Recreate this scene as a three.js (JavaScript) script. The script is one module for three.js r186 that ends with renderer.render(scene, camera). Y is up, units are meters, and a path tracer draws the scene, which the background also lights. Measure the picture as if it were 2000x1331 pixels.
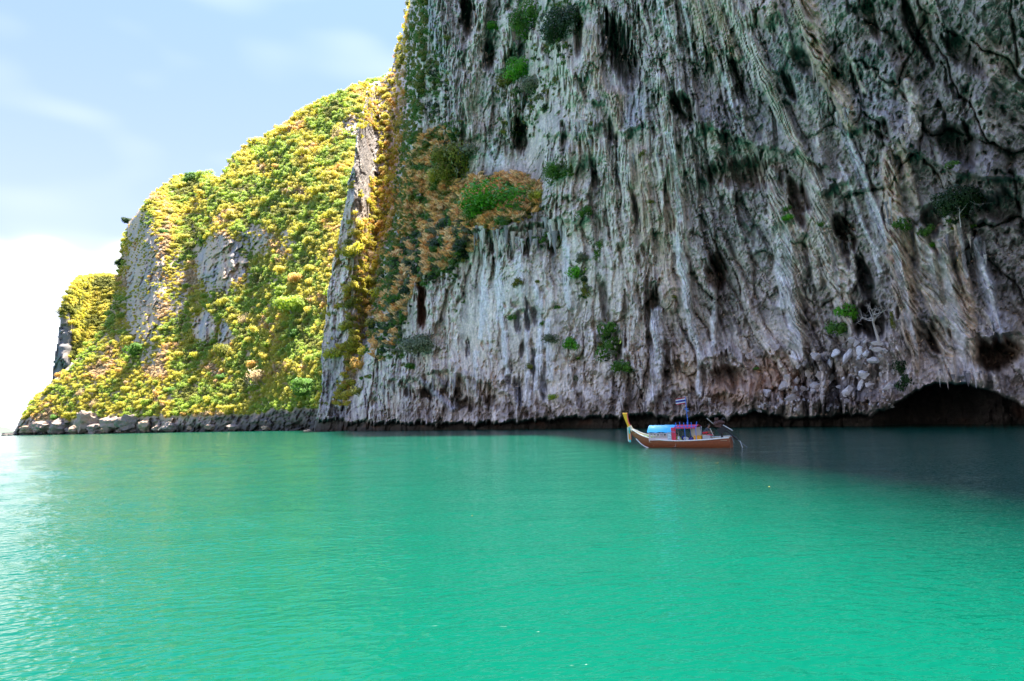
import * as THREE from 'three';
import { mergeGeometries } from 'three/addons/utils/BufferGeometryUtils.js';

// ---------------------------------------------------------------- camera, sky, sun, exposure
const scene = new THREE.Scene();
const F = 1333, EYE = 2.6;                                  // focal length in photo pixels, eye height above the water
const camera = new THREE.PerspectiveCamera(2 * Math.atan(665.5 / F) * 180 / Math.PI, 1024 / 681, 0.1, 30000);
camera.position.set(0, EYE, 0);
camera.rotation.order = 'YXZ';
camera.rotation.set(Math.atan(156.1 / F), 0, -Math.atan(0.0244));
camera.updateMatrixWorld(true);
const renderer = new THREE.WebGLRenderer({ antialias: true });
renderer.setSize(1024, 681);
renderer.toneMapping = THREE.LinearToneMapping;
renderer.toneMappingExposure = 4.9;
renderer.shadowMap.enabled = true;

const SUN = new THREE.Vector3(0.02, 0.89, -0.45).normalize();
const sun = new THREE.DirectionalLight(new THREE.Color(1.0, 0.93, 0.8), 5);
sun.name = 'sun';
sun.position.copy(SUN).multiplyScalar(900); sun.target.position.set(0, 0, -200);
sun.position.add(sun.target.position);
sun.castShadow = true; sun.shadow.radius = 4; sun.shadow.mapSize.set(4096, 4096);
Object.assign(sun.shadow.camera, { left: -700, right: 700, top: 700, bottom: -700, near: 1, far: 2500 });
scene.add(sun, sun.target);

// seeded noise
const rng = (s) => () => { s = (s + 0x6d2b79f5) | 0; let t = Math.imul(s ^ (s >>> 15), 1 | s); t = (t + Math.imul(t ^ (t >>> 7), 61 | t)) ^ t; return ((t ^ (t >>> 14)) >>> 0) / 4294967296; };
const PERM = new Uint8Array(1024);
{ const r = rng(7), p = Array.from({ length: 256 }, (_, i) => i); for (let i = 255; i > 0; i--) { const j = Math.floor(r() * (i + 1)); [p[i], p[j]] = [p[j], p[i]]; } for (let i = 0; i < 1024; i++) PERM[i] = p[i & 255]; }
const GX = [1, -1, 1, -1, 1.41, -1.41, 0, 0], GY = [1, 1, -1, -1, 0, 0, 1.41, -1.41];
function n2(x, y) {                                          // gradient noise, about -1..1
  const xf = Math.floor(x), yf = Math.floor(y), X = xf & 255, Y = yf & 255; x -= xf; y -= yf;
  const u = x * x * x * (x * (x * 6 - 15) + 10), v = y * y * y * (y * (y * 6 - 15) + 10);
  const a = PERM[PERM[X] + Y] & 7, b = PERM[PERM[X + 1] + Y] & 7, c = PERM[PERM[X] + Y + 1] & 7, d = PERM[PERM[X + 1] + Y + 1] & 7;
  const p = GX[a] * x + GY[a] * y, q = GX[b] * (x - 1) + GY[b] * y, r = GX[c] * x + GY[c] * (y - 1), s = GX[d] * (x - 1) + GY[d] * (y - 1);
  const t = p + u * (q - p); return (t + v * (r + u * (s - r) - t)) * 0.95;
}
function n3(x, y, z) { const f = Math.floor(z), t = z - f, w = t * t * (3 - 2 * t), o = (f & 63) * 17.31; return n2(x + o, y + o * 1.7) * (1 - w) + n2(x + o + 17.31, y + (o + 17.31) * 1.7) * w; }
const fbm = (x, y, o = 4) => { let s = 0, a = 0.5; for (let i = 0; i < o; i++) { s += a * n2(x, y); x = x * 2.03 + 11.3; y = y * 2.03 - 7.7; a *= 0.5; } return s; };
const hash = (i, j = 0) => { const t = Math.sin(i * 127.1 + j * 311.7) * 43758.5453; return t - Math.floor(t); };
const clamp = (x, a = 0, b = 1) => Math.min(b, Math.max(a, x));
const sst = (a, b, x) => { const t = clamp((x - a) / (b - a)); return t * t * (3 - 2 * t); };
const lerp = (a, b, t) => a + (b - a) * t;
function table(xs, ys) { return (x) => { if (x <= xs[0]) return ys[0]; for (let i = 1; i < xs.length; i++) if (x <= xs[i]) return lerp(ys[i - 1], ys[i], (x - xs[i - 1]) / (xs[i] - xs[i - 1])); return ys[ys.length - 1]; }; }

// sky: hazy blue, paler towards the horizon, cumulus low down and thin veils above, the same all round
{
  const W = 1024, H = 512, data = new Float32Array(W * H * 4);
  for (let j = 0; j < H; j++) for (let i = 0; i < W; i++) {
    const up = ((j + 0.5) / H - 0.5) * Math.PI, az = ((i + 0.5) / W - 0.5) * 2 * Math.PI, y = Math.sin(up), cx = Math.cos(az) * Math.cos(up), cz = Math.sin(az) * Math.cos(up);
    const e = Math.max(0, up * 180 / Math.PI), k = Math.exp(-e / 15);
    let r = lerp(0.066, 0.275, k), g = lerp(0.113, 0.29, k), b = lerp(0.262, 0.34, k);
    const c = n3(cx * 5 + 3, cz * 5, y * 9) * 0.55 + n3(cx * 11, cz * 11 + 5, y * 20) * 0.28 + n3(cx * 26, cz * 26, y * 44 + 3) * 0.14;
    const top = 8.5 + 9 * n2(cx * 1.7 + 9.3, cz * 1.7 + 2.1) ;
    const cum = sst(-0.03, 0.1, c * 0.55 + (top - e) / 26) * sst(26, 12, e);
    const veil = clamp(n3(cx * 3.4 + 20, cz * 3.4, y * 15) * 0.6 + 0.0 + 0.5 * n3(cx * 9, cz * 9 + 9, y * 40)) * sst(0, 10, e) * sst(70, 22, e) * 0.3;
    const m = clamp(cum + veil), wv = 0.39 + 0.03 * c;
    r = lerp(r, wv, m); g = lerp(g, wv, m); b = lerp(b, wv * 1.01, m);
    const glow = 1 + 0.5 * Math.exp((cx * SUN.x + y * SUN.y + cz * SUN.z - 1) * 6);
    const o = (j * W + i) * 4; data[o] = r * glow; data[o + 1] = g * glow; data[o + 2] = b * glow; data[o + 3] = 1;
  }
  const t = new THREE.DataTexture(data, W, H, THREE.RGBAFormat, THREE.FloatType);
  t.mapping = THREE.EquirectangularReflectionMapping; t.magFilter = THREE.LinearFilter; t.needsUpdate = true;
  scene.background = t; scene.environment = t;
}

// ---------------------------------------------------------------- helpers
// Survey coordinates: the direction of a point seen from the eye, as slopes X (right) and Y (up) times F with the camera's tilt taken out; with a depth they give a place.
const sv = (px, py) => { const v = new THREE.Vector3(px - 1000, 665.5 - py, -F).applyQuaternion(camera.quaternion); return [-F * v.x / v.z, -F * v.y / v.z]; };
const place = (X, Y, d) => new THREE.Vector3(X * d / F, EYE + Y * d / F, -d);
const at = (px, py, d) => { const [X, Y] = sv(px, py); return place(X, Y, d); };
const used = new Map();
const numbered = (n) => { const k = used.get(n) ?? 0; used.set(n, k + 1); return k ? n + '_' + String(k).padStart(3, '0') : n; };
const shade = (o) => { o.traverse((m) => { if (m.isMesh) { m.castShadow = true; m.receiveShadow = true; } }); return o; };
function tag(o, label, category, group, kind) { if (label) o.userData.label = label; if (category) o.userData.category = category; if (group) o.userData.group = group; if (kind) o.userData.kind = kind; return o; }
function thing(name, label, category, group) { const g = new THREE.Group(); g.name = numbered(name); scene.add(g); return tag(g, label, category, group); }
function part(name, geo, mat, parent, label) { const m = new THREE.Mesh(geo, mat); m.name = parent ? name : numbered(name); (parent ?? scene).add(m); if (label) m.userData.label = label; return shade(m); }
const lin = (r, g, b) => new THREE.Color().setRGB(r, g, b);
const mat = (r, g, b, rough = 0.8, more = {}) => new THREE.MeshStandardMaterial({ color: lin(r, g, b), roughness: rough, ...more });
function noiseTex(n, f, srgb = false) {                      // n x n texture of f(u, v) -> 0..1 or [r, g, b]
  const d = new Uint8Array(n * n * 4);
  for (let j = 0; j < n; j++) for (let i = 0; i < n; i++) { const v = f(i / n, j / n), o = (j * n + i) * 4; for (let c = 0; c < 3; c++) d[o + c] = 255 * clamp(v.length ? v[c] : v); d[o + 3] = 255; }
  const t = new THREE.DataTexture(d, n, n); t.wrapS = t.wrapT = THREE.RepeatWrapping; t.magFilter = THREE.LinearFilter; t.minFilter = THREE.LinearMipmapLinearFilter; if (srgb) t.colorSpace = THREE.SRGBColorSpace; t.needsUpdate = true; return t;
}
function tileNoise(u, v, f, o) {                             // fbm that repeats over the unit square
  const a = fbm(u * f, v * f, o), b = fbm((u - 1) * f, v * f, o), c = fbm(u * f, (v - 1) * f, o), d = fbm((u - 1) * f, (v - 1) * f, o);
  const s = sst(0.75, 1, u), t = sst(0.75, 1, v); return lerp(lerp(a, b, s), lerp(c, d, s), t);
}
// ---------------------------------------------------------------- the great cliff
const C = { grey: [0.66, 0.57, 0.555], dark: [0.34, 0.295, 0.29], pale: [0.9, 0.79, 0.72], white: [0.93, 0.89, 0.93], tan: [0.78, 0.6, 0.47], soot: [0.1, 0.085, 0.08], ochre: [0.5, 0.29, 0.18], brown: [0.21, 0.13, 0.1], slate: [0.26, 0.25, 0.29], blue: [0.52, 0.5, 0.58], rust: [0.36, 0.14, 0.08], soil: [0.2, 0.14, 0.08], moss: [0.1, 0.12, 0.04], algaeShade: [0.06, 0.05, 0.045] };  // two near-blacks: painted shade for hollows, rubble gaps and undercut, plus tide-line algae
const tab = (pts, pick = 0) => { const q = pts.map(([px, v]) => [sv(px, 830)[0], v]).sort((a, b) => a[0] - b[0]); return table(q.map((p) => p[0]), q.map((p) => p[1])); };
const line = (pts) => { const q = pts.map(([x, y]) => sv(x, y)); return q; };
const yOfX = (pts) => { const q = line(pts).sort((a, b) => a[0] - b[0]); return table(q.map((p) => p[0]), q.map((p) => p[1])); };
const xOfY = (pts) => { const q = line(pts).sort((a, b) => a[1] - b[1]); return table(q.map((p) => p[1]), q.map((p) => p[0])); };

const wallDepth = tab([[600, 285], [700, 262], [800, 228], [1000, 190], [1300, 152], [1500, 136], [1800, 106], [2000, 93], [2300, 80], [2700, 66]]);
const lean = tab([[700, 0], [860, 0.0], [1100, 0.03], [1300, 0.09], [1550, 0.16], [2000, 0.2]]);
const cornerX = xOfY([[807, 0], [800, 130], [792, 230], [786, 300], [776, 400], [770, 440], [748, 500], [740, 600], [716, 700], [700, 770], [690, 830]]);
const buttressDepth = tab([[600, 292], [625, 286], [700, 270], [800, 262]]);
const cliffSky = yOfX([[612, 840], [622, 800], [626, 760], [631, 640], [641, 560], [664, 440], [688, 330], [703, 236], [716, 168], [740, 158], [764, 138], [776, 80], [791, 30], [802, -30], [805, -90], [812, -190], [1035, -190], [1058, -500], [1080, -2600]]);  // above the view: unseen crest, heights shaped to cast shade on the water
const notchY = yOfX([[600, 818], [640, 817], [700, 823], [760, 822], [860, 826], [940, 823], [1000, 823], [1060, 818], [1100, 815], [1180, 811], [1230, 807], [1300, 814], [1400, 812], [1480, 806], [1560, 816], [1600, 814], [1660, 808], [1700, 806], [1740, 792], [1780, 768], [1815, 749], [1860, 745], [1900, 752], [1950, 767], [2000, 790], [2100, 800]]);
const notchIn = tab([[600, 10], [760, 13], [1100, 17], [1500, 16], [1700, 17], [1790, 26], [1900, 30], [2000, 24], [2200, 12]]);

const arc = (() => { const xs = [], us = []; let u = -60, px = null; for (let X = -520; X <= 2720; X += 8) { const d = wallDepth(X), p = [X * d / F, d]; if (px) u += Math.hypot(p[0] - px[0], p[1] - px[1]); px = p; xs.push(X); us.push(u); } return (X) => { const t = clamp((X + 520) / 8, 0, xs.length - 1.001), i = Math.floor(t); return lerp(us[i], us[i + 1], t - i); }; })();   // metres along the foot of the wall
// ribbons of dripstone: points [px, py, half width], metres proud, colour, strength of the colour
const RIB = [];
const rib = (pts, amp, col, k = 0.8) => {
  const q = pts.map(([x, y, w]) => [...sv(x, y), w]); let a = 1e9, b = -1e9, c = 1e9, d = -1e9;
  for (const [x, y, w] of q) { a = Math.min(a, x - 2.6 * w); b = Math.max(b, x + 2.6 * w); c = Math.min(c, y - 2.2 * w); d = Math.max(d, y + 2.2 * w); }
  RIB.push({ q, amp, col: C[col], k, box: [a, b, c, d], seed: RIB.length });
};
rib([[1418, -20, 13], [1452, 60, 13], [1500, 160, 12], [1532, 235, 11], [1562, 298, 9], [1592, 342, 8], [1602, 372, 7]], 4.2, 'pale', 1);
rib([[1380, -20, 10], [1405, 40, 10], [1440, 110, 8]], 2.2, 'tan'); rib([[1347, -20, 9], [1372, 60, 9], [1395, 110, 7], [1402, 140, 5]], 2.4, 'tan');
rib([[1286, -10, 6], [1298, 40, 7], [1316, 85, 6], [1330, 112, 5]], 1.5, 'white', 1); rib([[1326, -10, 5], [1343, 50, 5], [1356, 118, 4]], 1.2, 'white');
rib([[1247, 0, 5], [1262, 50, 4], [1280, 95, 3]], 1.2, 'pale'); rib([[1402, 115, 4], [1418, 165, 4], [1430, 207, 3]], 0.9, 'white', 1);
rib([[1648, 245, 7], [1678, 325, 9], [1704, 400, 9], [1732, 475, 7]], 1.6, 'blue', 1); rib([[1650, 240, 3], [1684, 340, 4], [1712, 410, 4], [1733, 478, 3]], 1.0, 'white', 1);
rib([[1642, 318, 3], [1664, 378, 4], [1688, 438, 4], [1711, 487, 4], [1722, 540, 3]], 1.2, 'white', 1);
rib([[1508, 335, 8], [1520, 390, 16], [1534, 450, 22], [1546, 540, 20], [1552, 620, 16], [1558, 705, 13]], 4.5, 'pale', 1); rib([[1532, 450, 6], [1540, 540, 8], [1546, 620, 8], [1556, 690, 10]], 1.2, 'white', 1);
rib([[1586, 360, 8], [1604, 420, 15], [1616, 470, 18], [1628, 540, 12], [1648, 625, 7]], 3.6, 'pale', 1); rib([[1622, 470, 4], [1636, 540, 4], [1640, 580, 3]], 1, 'white', 1);
rib([[1640, 470, 6], [1650, 555, 6], [1660, 650, 5]], 2.2, 'pale'); rib([[1662, 475, 4], [1668, 540, 4]], 1.6, 'pale');
rib([[1562, -20, 18], [1590, 70, 20], [1612, 140, 16], [1640, 190, 18], [1660, 245, 12]], 4.4, 'tan', 0.9); rib([[1652, 90, 5], [1672, 140, 5], [1690, 180, 4]], 1.4, 'pale');
rib([[1772, 160, 7], [1786, 205, 12], [1790, 262, 9]], 3.2, 'pale', 1); rib([[1762, 280, 8], [1775, 345, 8], [1790, 400, 6]], 2.2, 'tan');
rib([[1734, 300, 9], [1742, 380, 14], [1754, 470, 20], [1770, 570, 18], [1782, 650, 13], [1792, 720, 7]], 4.4, 'tan', 1); rib([[1765, 560, 4], [1782, 640, 4], [1794, 706, 3]], 1.4, 'white', 0.8);
rib([[1800, 450, 12], [1816, 540, 18], [1836, 630, 18], [1858, 735, 16]], 4.0, 'pale', 1); rib([[1838, 480, 10], [1860, 560, 15], [1882, 650, 17], [1908, 738, 16]], 4.6, 'pale', 1); rib([[1852, 600, 6], [1872, 680, 8], [1882, 740, 8]], 1.4, 'white', 1); rib([[1578, 420, 7], [1590, 500, 9], [1600, 560, 6]], 2, 'pale', 1); rib([[1515, 450, 6], [1524, 540, 7], [1528, 600, 5]], 1.4, 'white', 1); rib([[1748, 480, 5], [1762, 560, 6], [1778, 640, 5]], 1.3, 'white', 0.9); rib([[1835, 500, 5], [1862, 600, 8], [1888, 720, 9]], 1.2, 'white', 1); rib([[1806, 480, 4], [1830, 570, 5], [1850, 660, 5]], 1.2, 'white', 0.9);
rib([[1868, 430, 6], [1880, 520, 9], [1898, 620, 9], [1904, 692, 6]], 3.4, 'tan', 1); rib([[1874, 440, 3], [1884, 500, 4], [1888, 540, 3]], 1, 'white', 1);
rib([[1908, 470, 10], [1930, 560, 14], [1950, 640, 9], [1953, 665, 5]], 2.6, 'blue', 1); rib([[1918, 520, 4], [1940, 590, 4], [1953, 640, 3]], 1, 'white', 0.9);
rib([[1290, 150, 8], [1304, 245, 13], [1316, 340, 15], [1326, 420, 14], [1334, 500, 10], [1344, 600, 8]], 3.2, 'pale', 0.9); rib([[1306, 260, 4], [1322, 350, 5], [1330, 430, 4]], 1.2, 'white', 0.9);
rib([[1200, 185, 13], [1204, 225, 12], [1206, 255, 6]], 4, 'tan', 0.9); rib([[1092, 90, 14], [1108, 150, 18], [1134, 225, 18], [1150, 300, 12]], 3.6, 'pale', 0.9);
rib([[862, -20, 26], [882, 90, 26], [896, 170, 18], [892, 250, 14]], 4.6, 'grey', 0.6); rib([[938, 10, 12], [926, 110, 13], [914, 190, 12], [918, 262, 8]], 4, 'pale', 0.8); rib([[832, -10, 8], [850, 70, 9], [866, 130, 7]], 2, 'blue', 0.7);
rib([[996, 30, 10], [990, 80, 12], [976, 130, 10]], 4, 'pale', 0.8); rib([[1040, 70, 12], [1060, 130, 10], [1056, 200, 12], [1030, 230, 14]], 3.4, 'pale', 0.7); rib([[1012, 172, 16], [1002, 215, 14]], 5, 'pale', 0.7);
rib([[1150, 60, 12], [1160, 140, 12], [1180, 180, 8]], 3, 'tan', 0.7); rib([[1216, 260, 9], [1224, 340, 11], [1222, 420, 10], [1236, 520, 9]], 2.8, 'pale', 0.8); rib([[1180, 280, 9], [1190, 380, 9], [1206, 470, 8]], 3, 'pale', 0.8);
rib([[1250, 300, 12], [1262, 380, 10], [1260, 470, 9]], 2.4, 'tan', 0.8); rib([[1282, 610, 9], [1284, 690, 12], [1276, 775, 10]], 2.8, 'white', 0.9); rib([[1316, 460, 7], [1336, 540, 8], [1350, 640, 6], [1368, 700, 5], [1366, 770, 5]], 1.6, 'white', 0.9);
rib([[1238, 530, 9], [1240, 610, 9], [1226, 690, 7]], 2.4, 'pale', 0.9); rib([[1392, 590, 4], [1396, 690, 4]], 1, 'white', 0.9); rib([[1300, 420, 14], [1300, 520, 12], [1312, 600, 10]], 1.6, 'tan', 0.6);
rib([[946, 500, 4], [944, 600, 6], [938, 660, 4]], 0.7, 'white', 1); rib([[970, 470, 6], [975, 560, 7], [980, 640, 5]], 0.8, 'white', 0.9); rib([[1012, 500, 8], [1014, 570, 8]], 0.6, 'white', 0.9); rib([[1048, 560, 5], [1056, 660, 6], [1048, 760, 6]], 0.9, 'white', 1); rib([[1100, 450, 6], [1108, 540, 7], [1114, 600, 5]], 0.9, 'white', 1); rib([[985, 650, 5], [990, 730, 5]], 0.8, 'white', 0.9); rib([[1070, 630, 5], [1076, 740, 5]], 0.8, 'white', 0.9); rib([[930, 690, 4], [928, 770, 4]], 0.7, 'white', 0.7); rib([[1030, 650, 4], [1032, 790, 4]], 0.8, 'white', 0.9);
rib([[820, 740, 5], [850, 770, 5], [885, 800, 5]], 2, 'blue', 0.8); rib([[846, 730, 5], [880, 765, 6], [892, 795, 5]], 2, 'slate', 0.6); rib([[905, 730, 6], [930, 765, 6], [948, 795, 5]], 2.4, 'grey'); rib([[880, 710, 6], [884, 750, 5], [880, 775, 3]], 3, 'pale', 0.7);
// hollows: centre, half sizes, metres deep, sharpness of the upper lip, colour inside (the near-black is painted shade)
const HOL = [];
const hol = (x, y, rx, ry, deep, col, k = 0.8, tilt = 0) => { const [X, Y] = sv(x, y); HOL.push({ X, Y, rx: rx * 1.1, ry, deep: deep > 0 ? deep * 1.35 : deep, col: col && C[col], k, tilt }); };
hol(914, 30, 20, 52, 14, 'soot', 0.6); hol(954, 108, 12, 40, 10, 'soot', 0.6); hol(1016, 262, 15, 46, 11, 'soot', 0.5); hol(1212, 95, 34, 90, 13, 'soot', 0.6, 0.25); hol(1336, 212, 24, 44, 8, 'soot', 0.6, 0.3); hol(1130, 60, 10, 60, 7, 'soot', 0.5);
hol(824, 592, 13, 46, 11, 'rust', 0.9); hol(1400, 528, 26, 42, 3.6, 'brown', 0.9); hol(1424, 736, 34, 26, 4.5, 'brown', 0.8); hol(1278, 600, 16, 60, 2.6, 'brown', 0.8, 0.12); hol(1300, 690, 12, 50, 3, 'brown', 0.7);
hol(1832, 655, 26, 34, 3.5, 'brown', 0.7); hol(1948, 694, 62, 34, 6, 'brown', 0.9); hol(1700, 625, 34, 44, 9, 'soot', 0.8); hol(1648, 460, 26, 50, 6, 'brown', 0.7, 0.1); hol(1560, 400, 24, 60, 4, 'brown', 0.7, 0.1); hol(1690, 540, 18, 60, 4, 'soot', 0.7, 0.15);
hol(1030, 618, 6, 36, 2.4, 'slate', 0.9); hol(1050, 616, 8, 24, 2.6, 'slate', 0.8); hol(1008, 628, 6, 26, 2.2, 'slate', 0.9); hol(917, 682, 4, 34, 1.8, 'slate', 0.8); hol(1040, 712, 6, 44, 2.2, 'slate', 0.9); hol(1013, 762, 7, 34, 2.6, 'slate', 0.9); hol(1060, 745, 8, 38, 1.6, 'slate', 0.9); hol(994, 730, 8, 30, 3, 'slate', 0.7); hol(1018, 686, 8, 20, 2.4, 'slate', 0.6);
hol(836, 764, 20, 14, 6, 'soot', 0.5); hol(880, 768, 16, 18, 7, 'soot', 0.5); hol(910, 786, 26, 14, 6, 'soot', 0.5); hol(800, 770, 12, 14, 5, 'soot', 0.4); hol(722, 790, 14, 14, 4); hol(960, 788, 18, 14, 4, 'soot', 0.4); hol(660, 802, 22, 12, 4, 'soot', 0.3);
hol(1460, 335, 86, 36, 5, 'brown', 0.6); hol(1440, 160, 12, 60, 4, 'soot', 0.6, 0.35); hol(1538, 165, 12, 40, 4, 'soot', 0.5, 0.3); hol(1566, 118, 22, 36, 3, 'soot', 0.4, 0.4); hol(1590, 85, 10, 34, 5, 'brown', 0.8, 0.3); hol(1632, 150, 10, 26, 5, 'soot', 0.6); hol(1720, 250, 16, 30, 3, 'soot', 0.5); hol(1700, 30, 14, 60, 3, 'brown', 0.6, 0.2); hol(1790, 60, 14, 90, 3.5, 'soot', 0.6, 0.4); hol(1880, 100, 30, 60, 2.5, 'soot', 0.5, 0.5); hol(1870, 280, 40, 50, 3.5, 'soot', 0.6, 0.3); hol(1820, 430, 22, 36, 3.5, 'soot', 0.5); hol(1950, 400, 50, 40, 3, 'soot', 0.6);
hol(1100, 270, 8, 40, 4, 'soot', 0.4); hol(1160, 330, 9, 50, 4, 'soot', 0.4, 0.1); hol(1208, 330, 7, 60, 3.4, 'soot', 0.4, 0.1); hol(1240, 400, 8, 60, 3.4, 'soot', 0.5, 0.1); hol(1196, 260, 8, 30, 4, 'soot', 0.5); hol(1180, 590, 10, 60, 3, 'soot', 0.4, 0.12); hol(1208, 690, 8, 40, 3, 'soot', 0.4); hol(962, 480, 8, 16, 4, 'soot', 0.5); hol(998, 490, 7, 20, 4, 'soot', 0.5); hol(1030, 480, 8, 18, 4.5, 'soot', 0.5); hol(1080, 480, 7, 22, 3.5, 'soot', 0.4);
// bulges
hol(1488, 18, 46, 38, -4.5, 'tan', 0.4); hol(1365, 232, 30, 24, -3, 'moss', 0.3); hol(1130, 400, 60, 50, -3); hol(1400, 330, 60, 30, -1.5); hol(1600, 780, 150, 34, -5); hol(1640, 690, 110, 46, -3); hol(1440, 760, 50, 30, -3, 'ochre', 0.5); hol(1100, 300, 40, 30, -4); hol(1860, 770, 0.1, 0.1, 0);
// brows: overhanging lips, the rock above swelling out and breaking off along the line
const BROW = [];
const brow = (pts, amp, tall) => { const q = line(pts); BROW.push({ f: table(q.map((p) => p[0]), q.map((p) => p[1])), a: q[0][0], b: q[q.length - 1][0], amp, tall }); };
brow([[1290, 170], [1330, 215], [1365, 238], [1420, 258], [1480, 282], [1550, 298], [1620, 330]], 7, 100); brow([[880, 505], [930, 452], [1000, 446], [1060, 430], [1130, 425]], 4.5, 44); brow([[985, 236], [1030, 222], [1060, 262], [1120, 268], [1180, 240]], 5, 70); brow([[1140, 190], [1180, 205], [1215, 262], [1262, 236]], 4.5, 60);
brow([[1640, 262], [1700, 240], [1780, 292], [1850, 330], [1920, 345], [2020, 350]], 4, 90); brow([[735, 752], [800, 738], [860, 722], [930, 742], [1000, 778]], 5, 46); brow([[860, 262], [900, 275], [960, 255]], 4, 60); brow([[1490, 345], [1540, 330], [1600, 372], [1660, 350]], 3, 50); brow([[1780, 612], [1830, 640], [1900, 660], [1990, 650]], 3.5, 50); brow([[1240, 560], [1290, 575], [1330, 560]], 3, 50); brow([[1090, 120], [1130, 150], [1170, 130]], 4, 60); brow([[1370, 705], [1420, 690], [1460, 715]], 3, 30);
// patches of colour: centre, half sizes
const PAT = [];
const pat = (x, y, rx, ry, col, k) => { const [X, Y] = sv(x, y); PAT.push({ X, Y, rx, ry, col: C[col], k }); };
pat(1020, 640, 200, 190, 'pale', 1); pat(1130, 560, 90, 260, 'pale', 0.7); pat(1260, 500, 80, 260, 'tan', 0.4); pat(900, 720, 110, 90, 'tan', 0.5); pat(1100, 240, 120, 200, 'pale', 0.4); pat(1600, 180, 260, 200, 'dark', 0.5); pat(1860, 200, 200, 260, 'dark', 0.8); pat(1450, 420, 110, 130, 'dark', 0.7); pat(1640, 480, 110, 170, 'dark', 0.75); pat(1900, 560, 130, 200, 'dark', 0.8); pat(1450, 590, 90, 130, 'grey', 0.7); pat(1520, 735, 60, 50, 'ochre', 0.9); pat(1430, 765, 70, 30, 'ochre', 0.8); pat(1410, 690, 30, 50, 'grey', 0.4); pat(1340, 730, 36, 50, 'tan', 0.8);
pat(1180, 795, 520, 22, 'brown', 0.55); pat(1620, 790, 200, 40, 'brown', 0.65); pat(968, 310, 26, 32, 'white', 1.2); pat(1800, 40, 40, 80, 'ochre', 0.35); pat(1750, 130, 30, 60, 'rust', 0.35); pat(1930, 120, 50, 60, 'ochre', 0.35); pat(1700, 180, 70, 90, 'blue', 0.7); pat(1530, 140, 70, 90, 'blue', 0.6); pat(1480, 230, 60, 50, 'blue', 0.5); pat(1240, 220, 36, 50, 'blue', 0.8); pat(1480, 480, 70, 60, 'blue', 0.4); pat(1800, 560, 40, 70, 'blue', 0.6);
pat(735, 320, 50, 80, 'slate', 0.7); pat(655, 740, 40, 110, 'slate', 0.7); pat(720, 250, 30, 60, 'slate', 0.7); pat(690, 420, 46, 130, 'slate', 0.75); pat(1640, 720, 90, 66, 'soot', 0.75); pat(680, 520, 60, 160, 'tan', 0.6); pat(690, 500, 50, 100, 'tan', 0.6); pat(820, 380, 60, 100, 'slate', 0.7); pat(900, 440, 170, 120, 'soil', 0.8); pat(870, 330, 70, 80, 'soil', 0.8); pat(980, 380, 90, 50, 'soil', 0.8); pat(780, 560, 50, 130, 'soil', 0.5); pat(1040, 120, 60, 90, 'soil', 0.3);  // near-black patch paints the shade of a recess behind the rubble

const out = { u: undefined, d: 0, r: 0, g: 0, b: 0 };
const mixc = (c, k) => { out.r += (c[0] - out.r) * k; out.g += (c[1] - out.g) * k; out.b += (c[2] - out.b) * k; };
function teeth(t, h, len, seed) {                            // hanging drapery: swells downwards, ends abruptly
  const i = Math.floor(t), f = t - i, a = hash(i, seed), p = 1 - (2 * f - 1) ** 2, L = len * (0.6 + 0.8 * a), ph = h / L + hash(i, seed + 3) * 9, s = Math.floor(ph), g = ph - s;
  return hash(i * 7 + s, seed + 5) < 0.3 ? 0 : p * (0.25 + 0.75 * hash(s, i + seed)) * (1 - g) ** 1.2 * sst(0, 0.1, g);
}
const W = { e: 0, id: 0, dx: 0, dy: 0 };
function cells(x, y, seed) {                                 // irregular cells: distance to the border, a number per cell, place inside it
  const xi = Math.floor(x), yi = Math.floor(y); let f1 = 9, f2 = 9;
  for (let j = -1; j <= 1; j++) for (let i = -1; i <= 1; i++) {
    const a = (xi + i + 1024) & 255, b = (yi + j + 1024 + seed * 37) & 255, h1 = PERM[PERM[a] + b], h2 = PERM[h1 + a], px = xi + i + 0.1 + 0.8 * h1 / 255, py = yi + j + 0.1 + 0.8 * h2 / 255, dx = x - px, dy = y - py, d = Math.sqrt(dx * dx + dy * dy);
    if (d < f1) { f2 = f1; f1 = d; W.id = PERM[h2 + b] / 255; W.dx = dx; W.dy = dy; } else if (d < f2) f2 = d;
  }
  W.e = f2 - f1;
}
const groove = (n, w) => sst(0, w, Math.abs(n)) - 1;
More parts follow.
